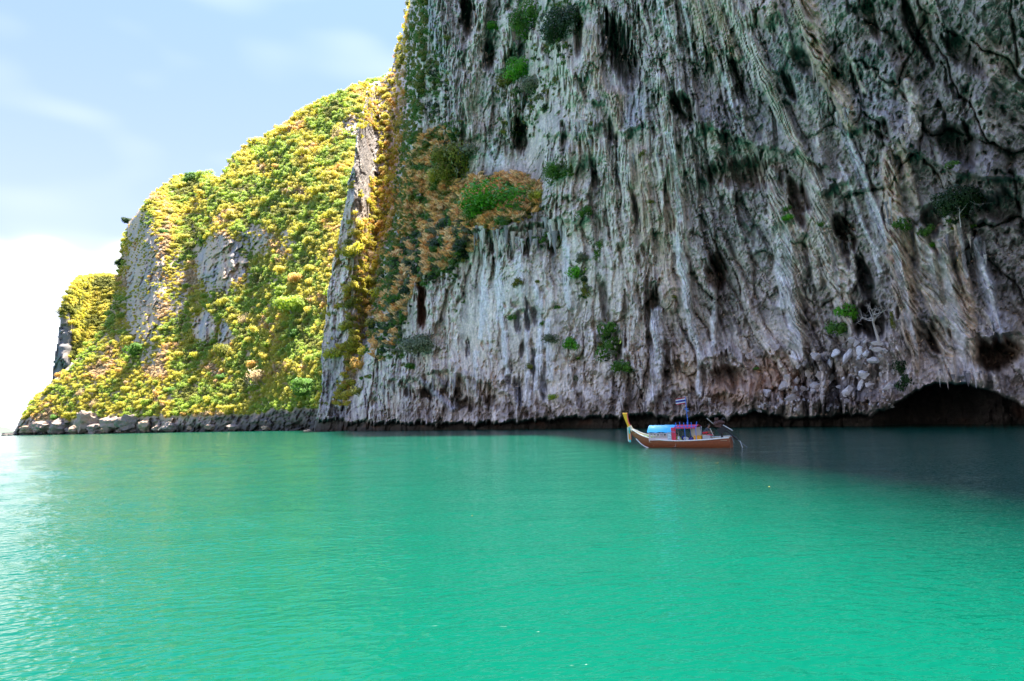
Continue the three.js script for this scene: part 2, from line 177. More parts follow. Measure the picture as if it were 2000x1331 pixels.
function cliff(X, Y, fine = true) {
  // form
  const cx = cornerX(Y), turn = sst(cx + 26, cx - 30, X + 9 * n2(X / 40, Y / 50));
  const Yc = Math.min(Y, 950), over = lean(X) * clamp(Yc / 850, 0, 1.05);
  let dm = wallDepth(X) * (1 - over);
  const ledge = sst(-260, -190, X) * sst(110, 30, X);                                        // the grassy ledge half way up on the left
  dm += ledge * 20 * sst(385, 530, Y - 40 * sst(-60, -200, X) * 0 + (X < -60 ? (-60 - X) * 0.9 : 0));
  const cotB = lerp(0.34, 0.85, sst(-315, -265, X + 0.09 * Math.max(0, 300 - Y))), db = buttressDepth(X) / (1 - Math.min(0.56, Math.max(0, Y) / F * cotB));
  let d = lerp(dm, db, turn);
  const u0 = arc(X), h = EYE + Y * d / F;
  const k = d / F;                                                                           // metres per photo pixel
  d -= (5 * fbm(u0 / 34, h / 42, 3) + 2.2 * n2(u0 / 13 + 5, h / 22)) * (1 - 0.4 * turn);
  // lines of the rock: nearly upright on the left, sweeping down to the right on the overhanging right
  const slant = 0.62 * sst(150, 620, X) * Math.max(0, h - 10);
  let u = u0 + slant + 2.4 * n2(u0 / 15, h / 24) + 1.0 * n2(u0 / 5, h / 8) + 0.35 * n2(u0 / 1.6, h / 2.6);
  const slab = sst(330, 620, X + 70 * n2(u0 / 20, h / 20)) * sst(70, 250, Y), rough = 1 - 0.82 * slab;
  const calm = 1 - 0.84 * sst(1, 0.5, Math.hypot(X / 165, (Y - 195) / 140) + 0.2 * n2(u0 / 8, h / 12));           // the smooth, streaked wall left of the boat
  const m1 = sst(-0.45, 0.25, n2(u0 / 12 + 31, h / 18)), m2 = sst(-0.4, 0.3, n2(u0 / 7 + 11, h / 10));
  const wob = 0.7 * fbm(u0 / 1.5 + 21, h / 2.2, 4), wob2 = 0.5 * fbm(u0 / 0.8 + 5, h / 0.9, 3);
  let relief = 0, tone = 0;
  const big = rough * (0.12 + 0.88 * calm);
  cells((u + 1.3 * wob) / 4.6, (h + 3 * wob) / 15 + 0.15 * n2(u / 3, 4), 1); relief += big * ((W.id - 0.5) * 3.9 - W.dy * 2.4 - 1.8 * sst(0.16, 0, W.e) * m1 - 1.2 * (W.dx * W.dx)); tone += (W.id - 0.5) * 0.5;
  cells((u + wob + wob2) / 1.9 + 7, (h + 2 * wob) / 6.5, 2); relief += big * (0.4 + 0.6 * m2) * ((W.id - 0.5) * 1.9 - W.dy * 1.4 - 1.0 * sst(0.2, 0, W.e) - 0.9 * W.dx * W.dx); tone += (W.id - 0.5) * 0.6;
  cells((u + wob2) / 0.85 + 3, (h + wob + wob2) / 2.3, 3); relief += (0.22 + 0.78 * calm) * (1 - 0.6 * slab) * (0.35 + 0.65 * m2) * ((W.id - 0.5) * 0.95 - W.dy * 0.6 - 0.5 * sst(0.25, 0, W.e)); tone += (W.id - 0.5) * 0.5;
  relief += rough * (0.3 + 0.7 * calm) * (1.6 * (0.3 + 0.7 * m1) * groove(n2(u / 5.2, h / 46), 0.3)) + 0.5 * (0.4 + 0.6 * calm) * (1 - 0.6 * slab) * groove(n2(u / 1.0 + 3, h / 11), 0.5);
  const dz = rough * sst(-0.2, 0.25, n2(u0 / 15 + 31, h / 20) + 0.12);
  relief += (0.1 + 0.9 * calm) * dz * (1.8 * teeth(u / 3.1, h, 15, 1) + 1.5 * teeth(u / 1.5 + 0.3, h, 8, 2) + 0.9 * teeth(u / 0.8, h, 4, 8));
  relief += (1.2 + 0.3 * slab) * fbm(u0 / 2.6, h / 3.4, 5) * (0.3 + 0.7 * calm) + 0.6 * (0.3 - Math.abs(fbm(u0 / 0.9, h / 1.1, 3))) * (0.5 + 0.5 * calm);
  // the slabs of the overhang: broad, pitted, with a few long cracks
  cells((u0 + 0.45 * h + 2.4 * fbm(u0 / 5, h / 5, 3)) / 7, (h + 2 * fbm(u0 / 4 + 9, h / 4, 3)) / 12, 4); relief += slab * ((W.id - 0.5) * 2.6 - W.dy * 1.6 - W.dx * 1.0 - 1.6 * sst(0.07, 0, W.e)); tone += slab * (W.id - 0.5) * 0.5;
  relief += slab * (1.9 * fbm(u0 / 4, h / 5, 5) + 0.9 * (0.3 - Math.abs(fbm(u0 / 1.4 + 3, h / 1.7, 4))) - 0.9 * sst(0.2, 0.5, n2(u0 / 0.8, h / 1.1 + 60)));
  relief *= 0.45 + 0.65 * sst(-0.35, 0.25, n2(u0 / 21 + 50, h / 24));
  const near = sst(0.125, 0.085, k); relief += near * (0.8 * fbm(u0 / 1.1 + 9, h / 1.3, 4) + 0.3 * groove(fbm(u0 / 1.6, h / 1.9 + 40, 3), 0.06));
  const pit = sst(0.22, 0.5, n2(u0 / 1.7 + 77, h / 2.4 + 0.4 * n2(u0, h))) * sst(0.0, 0.4, n2(u0 / 11 + 3, h / 12)); relief -= 1.8 * pit;
  // crag of the tidal band and brow above the notch
  const ny = notchY(X), dip = ny - Y + 6 * fbm(u0 / 2.2, h / 2.5, 4) + 7 * n2(u0 / 9, 3) - 9 * teeth(u0 / 1.3, h, 4, 21) - 5 * teeth(u0 / 3.1, h, 7, 22);
  const tide = sst(70, 10, Y - ny) * (1 - turn * 0.4); relief += tide * (0.9 * (0.5 - Math.abs(fbm(u0 / 2, h / 2, 4)) * 2) + 1.2);
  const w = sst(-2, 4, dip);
  d += w * (notchIn(X) * (0.75 + 0.35 * n2(u0 / 12, 9)) + (dip > 0 ? Math.min(dip, 60) * 0.06 : 0)); relief *= 1 - 0.6 * w;
  // colour from noises and from each cell's tone, paler where it juts
  const st = fbm(u / 1.7 + 50, h / 46, 4), st2 = n2(u / 0.7 + 7, h / 28), bl = fbm(u0 / 11 + 3, h / 13, 4);
  out.r = C.grey[0]; out.g = C.grey[1]; out.b = C.grey[2];
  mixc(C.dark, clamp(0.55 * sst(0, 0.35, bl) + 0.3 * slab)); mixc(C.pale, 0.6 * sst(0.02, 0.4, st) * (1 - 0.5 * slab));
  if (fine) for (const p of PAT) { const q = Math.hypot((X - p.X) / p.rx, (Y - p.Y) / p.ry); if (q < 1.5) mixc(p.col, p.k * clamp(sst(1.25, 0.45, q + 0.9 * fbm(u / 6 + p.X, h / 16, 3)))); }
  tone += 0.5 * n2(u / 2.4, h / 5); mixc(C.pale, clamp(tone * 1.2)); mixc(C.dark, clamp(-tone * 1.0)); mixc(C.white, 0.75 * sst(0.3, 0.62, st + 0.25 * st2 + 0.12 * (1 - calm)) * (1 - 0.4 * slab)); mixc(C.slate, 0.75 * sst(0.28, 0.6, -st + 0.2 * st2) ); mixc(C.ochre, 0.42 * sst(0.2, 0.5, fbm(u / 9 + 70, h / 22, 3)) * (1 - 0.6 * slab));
  if (fine) {
    const wx = 13 * fbm(u0 / 5 + 13, h / 9, 3) + 5 * n2(u / 0.9, h / 5), wy = 26 * fbm(u / 3.2 + 40, h / 14, 3), hang = 0.45 * teeth(u / 1.1, h, 7, 12);
    for (const q of BROW) { if (X < q.a - 8 || X > q.b + 8) continue; const dy = Y + 0.7 * wy + 10 * hang * 2.2 - q.f(X); if (dy < -4 || dy > q.tall) continue; relief += q.amp * sst(-4, 3, dy) * (1 - dy / q.tall) ** 1.3 * sst(-8, 18, X - q.a) * sst(-8, 18, q.b - X) * (0.75 + 0.5 * n2(u0 / 4, 7)); }
    for (const q of HOL) {
      const y = (Y + wy - q.Y) / q.ry, x = (X + wx - q.X + q.tilt * (Y - q.Y)) / q.rx; if (x * x + y * y > 4) continue;
      const e = Math.hypot(x, y) + (y > -0.2 ? hang : 0) + 0.3 * fbm(u0 / 1.2 + q.X, h / 4 + q.Y, 3), m = q.deep > 0 ? sst(1.05, 0.55, e) : sst(1.3, 0.2, e);
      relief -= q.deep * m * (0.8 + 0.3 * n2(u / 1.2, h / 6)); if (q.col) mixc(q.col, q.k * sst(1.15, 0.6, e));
    }
    const rx = 5 * n2(u0 / 2.5 + 3, h / 7) + 2 * n2(u0 / 0.8, h / 2.2);
    for (const q of RIB) {
      const b = q.box, Xw = X + rx; if (Xw < b[0] || Xw > b[1] || Y < b[2] || Y > b[3]) continue;
      let best = 9, along = 0;
      for (let i = 0; i + 1 < q.q.length; i++) {
        const [ax, ay, aw] = q.q[i], [bx, by, bw] = q.q[i + 1], dx = bx - ax, dy = by - ay, t = clamp(((Xw - ax) * dx + (Y - ay) * dy) / (dx * dx + dy * dy)), wd = 1.3 * lerp(aw, bw, t);
        const e = Math.hypot(Xw - ax - dx * t, Y - ay - dy * t) / wd; if (e < best) { best = e; along = i + t; }
      }
      best += 0.36 * n2(u / 1.2 + q.seed * 3, h / 8) + 0.26 * n2(u / 0.6, h / 3 + q.seed); if (best > 1.6) continue;
      const m = sst(1.2, 0.35, best); relief = lerp(relief, relief * 0.35 - 0.3, 0.9 * m); relief += q.amp * 1.15 * m * (0.85 + 0.3 * n2(u / 0.9, h / 7 + q.seed) + 0.35 * groove(n2(u / 0.7 + q.seed, h / 9), 0.4)) * k / 0.105; mixc(q.col, Math.min(1, q.k * 1.1 * sst(1.15, 0.7, best) * (0.85 + 0.5 * st2)));
    }
  }
  // speckle and drip marks
  const sp = 1 + 0.3 * n2(u / 0.5, h / 3.5) + 0.3 * n2(u0 / 0.5, h / 0.6) + 0.25 * n2(u / 1.1 + 5, h / 14); out.r *= sp; out.g *= sp; out.b *= sp;
  if (w > 0.3) { mixc(C.algaeShade, 0.92 * w); mixc(C.rust, 0.3 * w * sst(0.25, 0.6, n2(u0 / 6, h / 4))); }  // undercut: its shade painted into the colour along the notch mask
  if (h < 1.6) mixc(C.algaeShade, 0.8 * sst(1.6, 0.6, h + 0.5 * n2(u0, 4)));
  out.r *= 1.04; out.b *= 0.9; out.g *= 0.985; d -= relief;
  // the shoulder rolls away behind the skyline
  const sky = cliffSky(X + (X < -250 ? 11 * fbm(h / 14, X / 90, 4) : 0)) + 5 * n2(u0 / 4, h / 5), edge = sky - Y; if (edge < 12 && X < 140) d += (12 - edge) ** 2 * 0.16;
  out.edge = X < 140 ? edge : 99; out.d = d; out.u = u0; return d;
}
const cliffAt = (px, py) => { const [X, Y] = sv(px, py); return place(X, Y, cliff(X, Y)); };

const rockBump = noiseTex(512, (u, v) => { const a = tileNoise(u, v, 6, 5), b = Math.abs(tileNoise(u + 0.3, v, 14, 3)); return 0.5 + 0.55 * a - 0.35 * b; });
const rockTint = noiseTex(512, (u, v) => { const a = tileNoise(u, v, 11, 5), b = tileNoise(u, v, 40, 2); const k = 0.86 + 0.3 * a + 0.22 * b; return [k, k, k]; });
const rockMat = new THREE.MeshStandardMaterial({ vertexColors: true, roughness: 0.92, bumpMap: rockBump, bumpScale: 0.32, map: rockTint });
function gridMesh(xs, ys, f, keep, uvScale) {
  const nx = xs.length, ny = ys.length, pos = new Float32Array(nx * ny * 3), col = new Float32Array(nx * ny * 3), uv = new Float32Array(nx * ny * 2), ok = new Uint8Array(nx * ny), idx = [];
  for (let j = 0, o = 0; j < ny; j++) for (let i = 0; i < nx; i++, o++) {
    const d = f(xs[i], ys[j], i, j), p = o * 3; pos[p] = xs[i] * d / F; pos[p + 1] = EYE + ys[j] * d / F; pos[p + 2] = -d;
    col[p] = Math.max(0.01, out.r); col[p + 1] = Math.max(0.01, out.g); col[p + 2] = Math.max(0.01, out.b); uv[o * 2] = (out.u ?? pos[p]) / uvScale; uv[o * 2 + 1] = pos[p + 1] / uvScale; ok[o] = keep(xs[i], ys[j]) ? 1 : 0;
  }
  for (let j = 0; j + 1 < ny; j++) for (let i = 0; i + 1 < nx; i++) { const a = j * nx + i, b = a + 1, c = a + nx, e = c + 1; if (ok[a] && ok[b] && ok[c] && ok[e]) idx.push(a, b, e, a, e, c); }
  const g = new THREE.BufferGeometry();
  g.setAttribute('position', new THREE.BufferAttribute(pos, 3)); g.setAttribute('color', new THREE.BufferAttribute(col, 3)); g.setAttribute('uv', new THREE.BufferAttribute(uv, 2)); g.setIndex(idx); g.computeVertexNormals(); return g;
}
const range = (a, b, s) => Array.from({ length: Math.floor((b - a) / s) + 1 }, (_, i) => a + i * s);
const STEP = 1.7;
const cliffGroup = new THREE.Group(); cliffGroup.name = 'cliff'; tag(cliffGroup, 'tall grey limestone cliff with hanging dripstone rising straight from the sea', null, null, 'structure'); scene.add(cliffGroup);
{
  const xs = [...range(-410, 1085, STEP), ...range(1100, 2700, 25)], ys = [...range(-48, 905, STEP), ...range(925, 1700, 25), ...range(1750, 6400, 150)];
  part('rock_face', gridMesh(xs, ys, (X, Y) => cliff(X, Y, X < 1110 && Y < 930), (X, Y) => out.edge > -1 && EYE + Y * out.d / F < 322, 9), rockMat, cliffGroup);  // height cap of the unseen top, set for its shadow on the sea
}
// ---------------------------------------------------------------- the forested headland behind, and the farther cape
const coast = tab([[25, 640], [105, 590], [240, 525], [400, 450], [560, 370], [640, 335], [760, 318], [850, 310]]);
const headSky = yOfX([[24, 846], [32, 832], [45, 806], [60, 784], [90, 758], [110, 738], [160, 690], [200, 640], [222, 580], [230, 530], [238, 480], [248, 440], [262, 420], [300, 376], [345, 342], [400, 338], [430, 348], [452, 306], [520, 262], [560, 238], [600, 208], [640, 190], [720, 156], [760, 146], [800, 120], [860, 90]]);
const BARE = [];
for (const [x, y, rx, ry, k] of [[285, 560, 45, 150, 0.75], [435, 515, 62, 66, 1], [400, 640, 26, 36, 1], [440, 660, 16, 42, 1], [500, 470, 40, 36, 0.8], [340, 560, 30, 90, 0.6], [690, 245, 26, 26, 0.8], [262, 430, 18, 50, 0.8], [560, 480, 22, 40, 0.5], [300, 700, 30, 40, 0.4], [130, 690, 20, 40, 0.6]]) { const [X, Y] = sv(x, y); BARE.push([X, Y, rx, ry, k]); }
const bareAt = (X, Y) => { let m = 0; for (const [x, y, rx, ry, k] of BARE) { const e = Math.hypot((X - x) / rx, (Y - y) / ry); if (e < 1.6) m = Math.max(m, k * sst(1.2, 0.6, e + 0.35 * fbm(X / 22, Y / 30, 3))); } return m; };
const shoreTop = (X) => 21 + 9 * n2(X / 30, 5) + 6 * n2(X / 11, 2) + 10 * sst(-560, -420, X);
const HX = range(-995, -150, 2), HY = range(-14, 730, 2), HD = new Float32Array(HX.length * HY.length);
for (let i = 0; i < HX.length; i++) {
  const X = HX[i]; let d = coast(X) + 8 * n2(X / 35, 1);
  for (let j = 0; j < HY.length; j++) {
    const Y = HY[j]; HD[j * HX.length + i] = d; if (Y < 0) continue;
    const b = bareAt(X, Y), s = shoreTop(X), cot = lerp(Y < s ? (Y < s * 0.35 ? -0.15 : 0.15) : 1.02 + 0.3 * sst(-450, -620, X) + 0.3 * n2(X / 60, Y / 60) + 0.25 * sst(50, 5, headSky(X) - Y), 0.62, Y < s ? 0 : b);
    d += cot * d * 2 / F / Math.max(0.2, 1 - cot * Y / F);
  }
}
{ // no steps from column to column
  const n = HX.length, row = new Float32Array(n), R = 13;
  for (let pass = 0; pass < 2; pass++) for (let j = 0; j < HY.length; j++) { const o = j * n; let sum = 0; for (let i = -R; i <= R; i++) sum += HD[o + clamp(i, 0, n - 1)]; for (let i = 0; i < n; i++) { row[i] = sum / (2 * R + 1); sum += HD[o + Math.min(n - 1, i + R + 1)] - HD[o + Math.max(0, i - R)]; } HD.set(row, o); }
}
const bareCells = (u, h) => { const w = 0.5 * fbm(u / 4, h / 5, 3); cells(u / 7 + w, h / 22 + w, 6); let q = (W.id - 0.5) * 7 - W.dy * 4 - 3 * sst(0.15, 0, W.e); cells(u / 3 + w, h / 9 + w, 7); return q + (W.id - 0.5) * 3.5 - W.dy * 2 - 2 * sst(0.15, 0, W.e); };
function head(X, Y) {
  out.u = undefined;
  const fx = clamp((X - HX[0]) / 2, 0, HX.length - 1.01), fy = clamp((Y - HY[0]) / 2, 0, HY.length - 1.01), i = Math.floor(fx), j = Math.floor(fy), s = fx - i, t = fy - j, o = j * HX.length + i;
  let d = lerp(lerp(HD[o], HD[o + 1], s), lerp(HD[o + HX.length], HD[o + HX.length + 1], s), t);
  const u = X * d / F, h = EYE + Y * d / F, b = bareAt(X, Y), shore = sst(4, -4, Y - shoreTop(X));
  d -= 14 * fbm(u / 60, h / 90, 3) * sst(5, 60, Y) + b * (4 * (1 - 2 * Math.abs(n2(X * 0.36 / 9, h / 50))) + 3.5 * (1 - 2 * Math.abs(n2(X * 0.36 / 3.5, h / 20))) + 5 * teeth(X * 0.36 / 6, h, 26, 4) + bareCells(X * 0.36, h)) + (1 - b) * 2.5 * fbm(u / 7, h / 7, 3) + shore * (5 * (0.6 - 2 * Math.abs(fbm(u / 9, h / 6, 4))) + 0.7 * bareCells(u * 0.8, h * 2.2));
  out.r = 0.4; out.g = 0.29; out.b = 0.13; mixc([0.5, 0.35, 0.2], sst(-0.1, 0.3, fbm(u / 20, h / 20, 3)));
  const st = fbm(u / 4, h / 60, 3);
  if (b > 0) { mixc([0.5, 0.44, 0.41], b); mixc([0.72, 0.5, 0.33], b * 0.95 * sst(-0.25, 0.08, fbm(u / 16 + 8, h / 30, 3))); mixc([0.26, 0.26, 0.29], b * 0.8 * sst(0.12, 0.4, st)); mixc([0.55, 0.56, 0.58], 0.4 * b * sst(0.1, 0.4, -st)); }
  if (shore > 0) { mixc([0.46, 0.35, 0.28], shore); mixc([0.15, 0.12, 0.1], shore * clamp(0.9 * sst(-620, -480, X) + sst(-0.1, 0.3, fbm(u / 10, h / 6, 3)))); mixc([0.08, 0.07, 0.06], shore * sst(7, 2, h)); }
  const e = headSky(X) + 3 * n2(X / 6, 8) - Y; if (e < 8) d += (8 - e) ** 2 * 0.5; out.edge = e; out.d = d; return d;
}
const headland = new THREE.Group(); headland.name = 'headland'; tag(headland, 'sunlit limestone headland under dry forest, running out to sea on the left', null, null, 'structure'); scene.add(headland);
part('slope', gridMesh(HX, HY, (X, Y) => head(X, Y), () => out.edge > -2, 14), rockMat, headland);
// the cape behind, on the far left
const capeSky = yOfX([[86, 846], [99, 742], [104, 706], [112, 655], [119, 606], [136, 562], [150, 543], [176, 536], [205, 533], [235, 538], [300, 545]]);
function cape(X, Y) {
  out.u = undefined;
  const [x0] = sv(118, 640), slopeIn = sst(0, 60, X - x0), rock = sst(34, 8, X - x0 + 16 * fbm(X / 14, Y / 20, 3)) * sst(sv(110, 600)[1], sv(110, 640)[1], Y + 14 * n2(X / 9, Y / 9));
  let d = 700 / (1 - 0.8 * Math.max(0, Y) / F * (0.3 + 0.7 * slopeIn)); const u = X * d / F, h = EYE + Y * d / F;
  d -= 9 * fbm(u / 50, h / 60, 3); { let q = 4 * (1 - 2 * Math.abs(n2(u / 8, h / 40))) + 5 * fbm(u / 9, h / 14, 4); cells(u / 7 + 0.4 * fbm(u / 4, h / 4, 3), h / 24, 5); q += (W.id - 0.5) * 8 - 3 * sst(0.15, 0, W.e); d -= rock * q; }
  out.r = 0.26; out.g = 0.19; out.b = 0.1; mixc([0.26, 0.25, 0.26], rock); mixc([0.36, 0.28, 0.22], rock * sst(0, 0.3, fbm(u / 12, h / 30, 3)));
  const e = capeSky(X + 5 * fbm(Y / 12, 3, 3)) + 3 * n2(X / 6, 3) - Y; if (e < 8) d += (8 - e) ** 2 * 0.5; out.edge = e; out.rock = rock; out.d = d; return d;
}
const capeRoot = new THREE.Group(); capeRoot.name = 'cape'; tag(capeRoot, 'smaller wooded cape with a grey cliff at its seaward end, beyond the headland', null, null, 'structure'); scene.add(capeRoot);
part('slope', gridMesh(range(-945, -700, 2.4), range(-8, 350, 2.4), cape, () => out.edge > -2, 14), rockMat, capeRoot);

// ---------------------------------------------------------------- far coast and sea
{
  const s = new THREE.Shape(); const P0 = [[-2700, 0]];
  const g = gridMesh(range(-1500, -925, 6), range(-1, 26, 2), (X, Y) => { out.r = 0.1; out.g = 0.13; out.b = 0.1; const top = 16 + 8 * n2(X / 60, 3) + 3 * n2(X / 18, 1) - 14 * sst(-1010, -950, X); out.edge = top - Y; return 5200 + Y * 30; }, () => out.edge > 0, 200);
  const m = part('far_hill', g, new THREE.MeshStandardMaterial({ vertexColors: true, roughness: 1 })); tag(m, 'pale far hill on the horizon at the left edge', null, null, 'structure');
}
// waves: real swell near by, finer ripples as relief on the surface; rougher on the open left, calmer under the cliff
const wind = (x, z) => lerp(0.42, 1.7, sst(10, -30, x + 0.12 * (z + 20))) * (0.75 + 0.5 * n2(x / 17 + 4, z / 23));
function swell(x, z) {
  const a = n2(x / 3.6 + z / 14, z / 1.9 + 5), b = n2(x / 2.1 - z / 9 + 30, z / 1.15), c = 0.8 * n2(x / 1.1 + 7, z / 0.75 - x / 4), s = n2(x / 9 + 2, z / 6), e = z > -45 ? n2(x / 0.42 + z / 1.5, z / 0.24 + 9) + 0.5 * n2(x / 0.8 - z / 2 + 3, z / 0.42) : 0;
  return wind(x, z) * (0.06 * a + 0.022 * b + 0.022 * c + 0.05 * s + 0.013 * e * sst(45, 25, -z));
}
const seaBump = noiseTex(1024, (u, v) => {
  const a = tileNoise(u, v, 9, 3), b = 1 - 2 * Math.abs(tileNoise(u * 1, v * 1, 26, 3)), c = tileNoise(u, v, 60, 3); return 0.5 + 0.3 * a + 0.16 * b + 0.3 * c;
});
const seaMat = new THREE.MeshPhysicalMaterial({ color: lin(0.0005, 0.083, 0.053), specularIntensity: 0.75, roughness: 0.1, ior: 1.24, bumpMap: seaBump, bumpScale: 0.1 });
{
  const rows = [], h = EYE; let y = 560; while (y > 0.45) { rows.push(h * F / y); y -= y > 40 ? 1.25 : y > 8 ? 0.8 : 0.4; } for (const q of [8500, 12000, 20000]) rows.push(q);
  const cols = range(-1180, 1180, 2.1), nx = cols.length + 2, X = [-5200, ...cols, 5200], pos = new Float32Array(nx * rows.length * 3), uv = new Float32Array(nx * rows.length * 2), idx = [];
  rows.forEach((d, j) => X.forEach((q, i) => {
    const x = q * d / F, z = -d, o = j * nx + i; pos[o * 3] = x; pos[o * 3 + 1] = d < 220 ? swell(x, z) * sst(220, 60, d) : 0; pos[o * 3 + 2] = z; uv[o * 2] = x / 17; uv[o * 2 + 1] = z / 11 + x / 60;
    if (i && j) { const a = o - nx - 1, b = o - nx, c = o - 1; idx.push(a, b, o, a, o, c); }
  }));
  const g = new THREE.BufferGeometry(); g.setAttribute('position', new THREE.BufferAttribute(pos, 3)); g.setAttribute('uv', new THREE.BufferAttribute(uv, 2)); g.setIndex(idx); g.computeVertexNormals();
  const sea = new THREE.Group(); sea.name = 'sea'; tag(sea, 'calm turquoise green sea with small ripples', null, null, 'structure'); scene.add(sea);
  part('rippled_water', g, seaMat, sea);
  const wide = new THREE.PlaneGeometry(44000, 44000); wide.rotateX(-Math.PI / 2); wide.translate(0, -0.4, 0); part('open_water', wide, seaMat, sea);
}
// ---------------------------------------------------------------- plants
// foliage: many small leaf faces spread through the lobes of a crown; each leaf keeps its own tone
function crownGeo(seed, { n = 500, leaf = 0.13, lobes = 6, tall = 1, flat = 0.75, hang = 0 }) {
  const r = rng(seed), L = [], pos = [], nor = [], col = [], idx = [], v = new THREE.Vector3(), a = new THREE.Vector3(), b = new THREE.Vector3(), o = new THREE.Vector3();
  for (let i = 0; i < lobes; i++) { const t = i / lobes * 6.283 + r(), q = i ? 0.35 + 0.35 * r() : 0; L.push([Math.cos(t) * q, (r() - 0.35) * 0.7 * tall - hang * r(), Math.sin(t) * q, 0.34 + 0.26 * r(), 0.86 + 0.28 * r()]); }
  for (let i = 0; i < n; i++) {
    const l = L[Math.floor(r() * lobes)], z = 2 * r() - 1, f = r() * 6.283, s = Math.sqrt(1 - z * z), q = l[3] * (0.45 + 0.65 * Math.sqrt(r()));
    o.set(s * Math.cos(f), z, s * Math.sin(f)); v.set(l[0] + o.x * q, l[1] + o.y * q * flat, l[2] + o.z * q);
    a.set(r() - 0.5, r() - 0.5, r() - 0.5).normalize(); b.copy(a).cross(o).normalize(); a.crossVectors(b, o).addScaledVector(o, (r() - 0.5) * 1.4).normalize();
    const w = leaf * (0.6 + 0.8 * r()), base = pos.length / 3, tone = l[4] * (0.8 + 0.4 * r());
    for (const [p, m] of [[-0.5, 0], [0, -0.32], [0.5, 0], [0, 0.32]]) { pos.push(v.x + a.x * w * p * 1.5 + b.x * w * m * 1.5, v.y + a.y * w * p * 1.5 + b.y * w * m * 1.5, v.z + a.z * w * p * 1.5 + b.z * w * m * 1.5); nor.push(o.x * 0.8, o.y * 0.8 + 0.75, o.z * 0.8); col.push(tone, tone, tone); }
    idx.push(base, base + 1, base + 2, base, base + 2, base + 3);
  }
  return geoOf(pos, idx, col, nor);
}
function geoOf(pos, idx, col, nor) { const g = new THREE.BufferGeometry(); g.setAttribute('position', new THREE.Float32BufferAttribute(pos, 3)); if (col) g.setAttribute('color', new THREE.Float32BufferAttribute(col, 3)); g.setIndex(idx); if (nor) g.setAttribute('normal', new THREE.Float32BufferAttribute(nor, 3)); else g.computeVertexNormals(); return g; }
function stick(P, Q, a, b, out, n = 5) {                      // a tapered limb
  const d = Q.clone().sub(P), s = new THREE.Vector3(0.3, 0.1, 1).cross(d).normalize(), t = d.clone().normalize().cross(s), o = out.pos.length / 3;
  for (let i = 0; i <= n; i++) for (const [c, r] of [[P, a], [Q, b]]) { const f = i / n * 6.2832, x = Math.cos(f) * r, y = Math.sin(f) * r; out.pos.push(c.x + s.x * x + t.x * y, c.y + s.y * x + t.y * y, c.z + s.z * x + t.z * y); }
  for (let i = 0; i < n; i++) { const k = o + i * 2; out.idx.push(k, k + 2, k + 1, k + 1, k + 2, k + 3); }
}
function branches(seed, P, dir, len, rad, depth, out, spread = 0.75) {
  const r = rng(seed), Q = P.clone().addScaledVector(dir, len * 0.55), bend = dir.clone().add(new THREE.Vector3(r() - 0.5, r() - 0.3, r() - 0.5).multiplyScalar(0.6)).normalize(), T = Q.clone().addScaledVector(bend, len * 0.5);
  stick(P, Q, rad, rad * 0.8, out, depth > 1 ? 5 : 3); stick(Q, T, rad * 0.8, rad * 0.6, out, depth > 1 ? 5 : 3); if (!depth) return;
  const m = depth > 1 ? 3 : 3; for (let i = 0; i < m; i++) { const d = bend.clone().add(new THREE.Vector3(r() - 0.5, r() - 0.35, r() - 0.5).normalize().multiplyScalar(spread)).normalize(); branches(seed * 7 + i * 13 + 1, i ? Q.clone().lerp(T, r()) : T, d, len * (0.55 + 0.25 * r()), rad * 0.55, depth - 1, out, spread); }
}
const bareGeo = (seed, depth, rad = 0.035) => { const o = { pos: [], idx: [] }; branches(seed, new THREE.Vector3(0, -1, 0), new THREE.Vector3(0.1, 1, 0).normalize(), 0.8, rad, depth, o, 1.1); return geoOf(o.pos, o.idx); };
function trunkGeo(seed) { const o = { pos: [], idx: [] }, r = rng(seed), V = (x, y, z) => new THREE.Vector3(x, y, z); stick(V(0, -1.5, 0), V(0.05, -0.5, 0.03), 0.075, 0.055, o, 6); for (let i = 0; i < 4; i++) { const t = i * 1.57 + r(); stick(V(0.05, -0.55, 0.03), V(Math.cos(t) * 0.45, 0.15 + 0.25 * r(), Math.sin(t) * 0.45), 0.045, 0.015, o, 4); } return geoOf(o.pos, o.idx); }
const leafMat = (r, g, b, t = 0.42) => new THREE.MeshPhysicalMaterial({ color: lin(r, g, b), roughness: 0.95, specularIntensity: 0.3, transmission: t, thickness: 0, vertexColors: true, side: THREE.DoubleSide });
const LEAF = { yellowgreen: leafMat(0.56, 0.52, 0.045, 0.6), lime: leafMat(0.36, 0.48, 0.04, 0.6), yellow: leafMat(0.66, 0.56, 0.06, 0.6), olive: leafMat(0.24, 0.25, 0.03), green: leafMat(0.11, 0.25, 0.025), dark: leafMat(0.03, 0.07, 0.015), orange: leafMat(0.7, 0.44, 0.09, 0.55), pink: leafMat(0.62, 0.45, 0.24, 0.55), greygreen: leafMat(0.22, 0.25, 0.12), bright: leafMat(0.14, 0.44, 0.02), brown: leafMat(0.72, 0.45, 0.2, 0.1), drygreen: leafMat(0.3, 0.29, 0.03), straw: leafMat(0.95, 0.6, 0.3, 0.1), rust: leafMat(0.86, 0.45, 0.15, 0.1) };
const bark = mat(0.3, 0.25, 0.2, 0.95), paleBark = mat(0.62, 0.55, 0.48, 0.9);
const CROWN = [0, 1, 2, 3, 4].map((i) => crownGeo(100 + i, { n: 1700, leaf: 0.1, lobes: 10 + (i % 3), flat: 0.6, tall: 0.8 })), SHRUB = [0, 1, 2, 3].map((i) => crownGeo(200 + i, { n: 620, leaf: 0.15, lobes: 6, flat: 0.9 })), DRAPE = [0, 1].map((i) => crownGeo(240 + i, { n: 520, leaf: 0.16, lobes: 7, tall: 2.2, hang: 0.7 }));
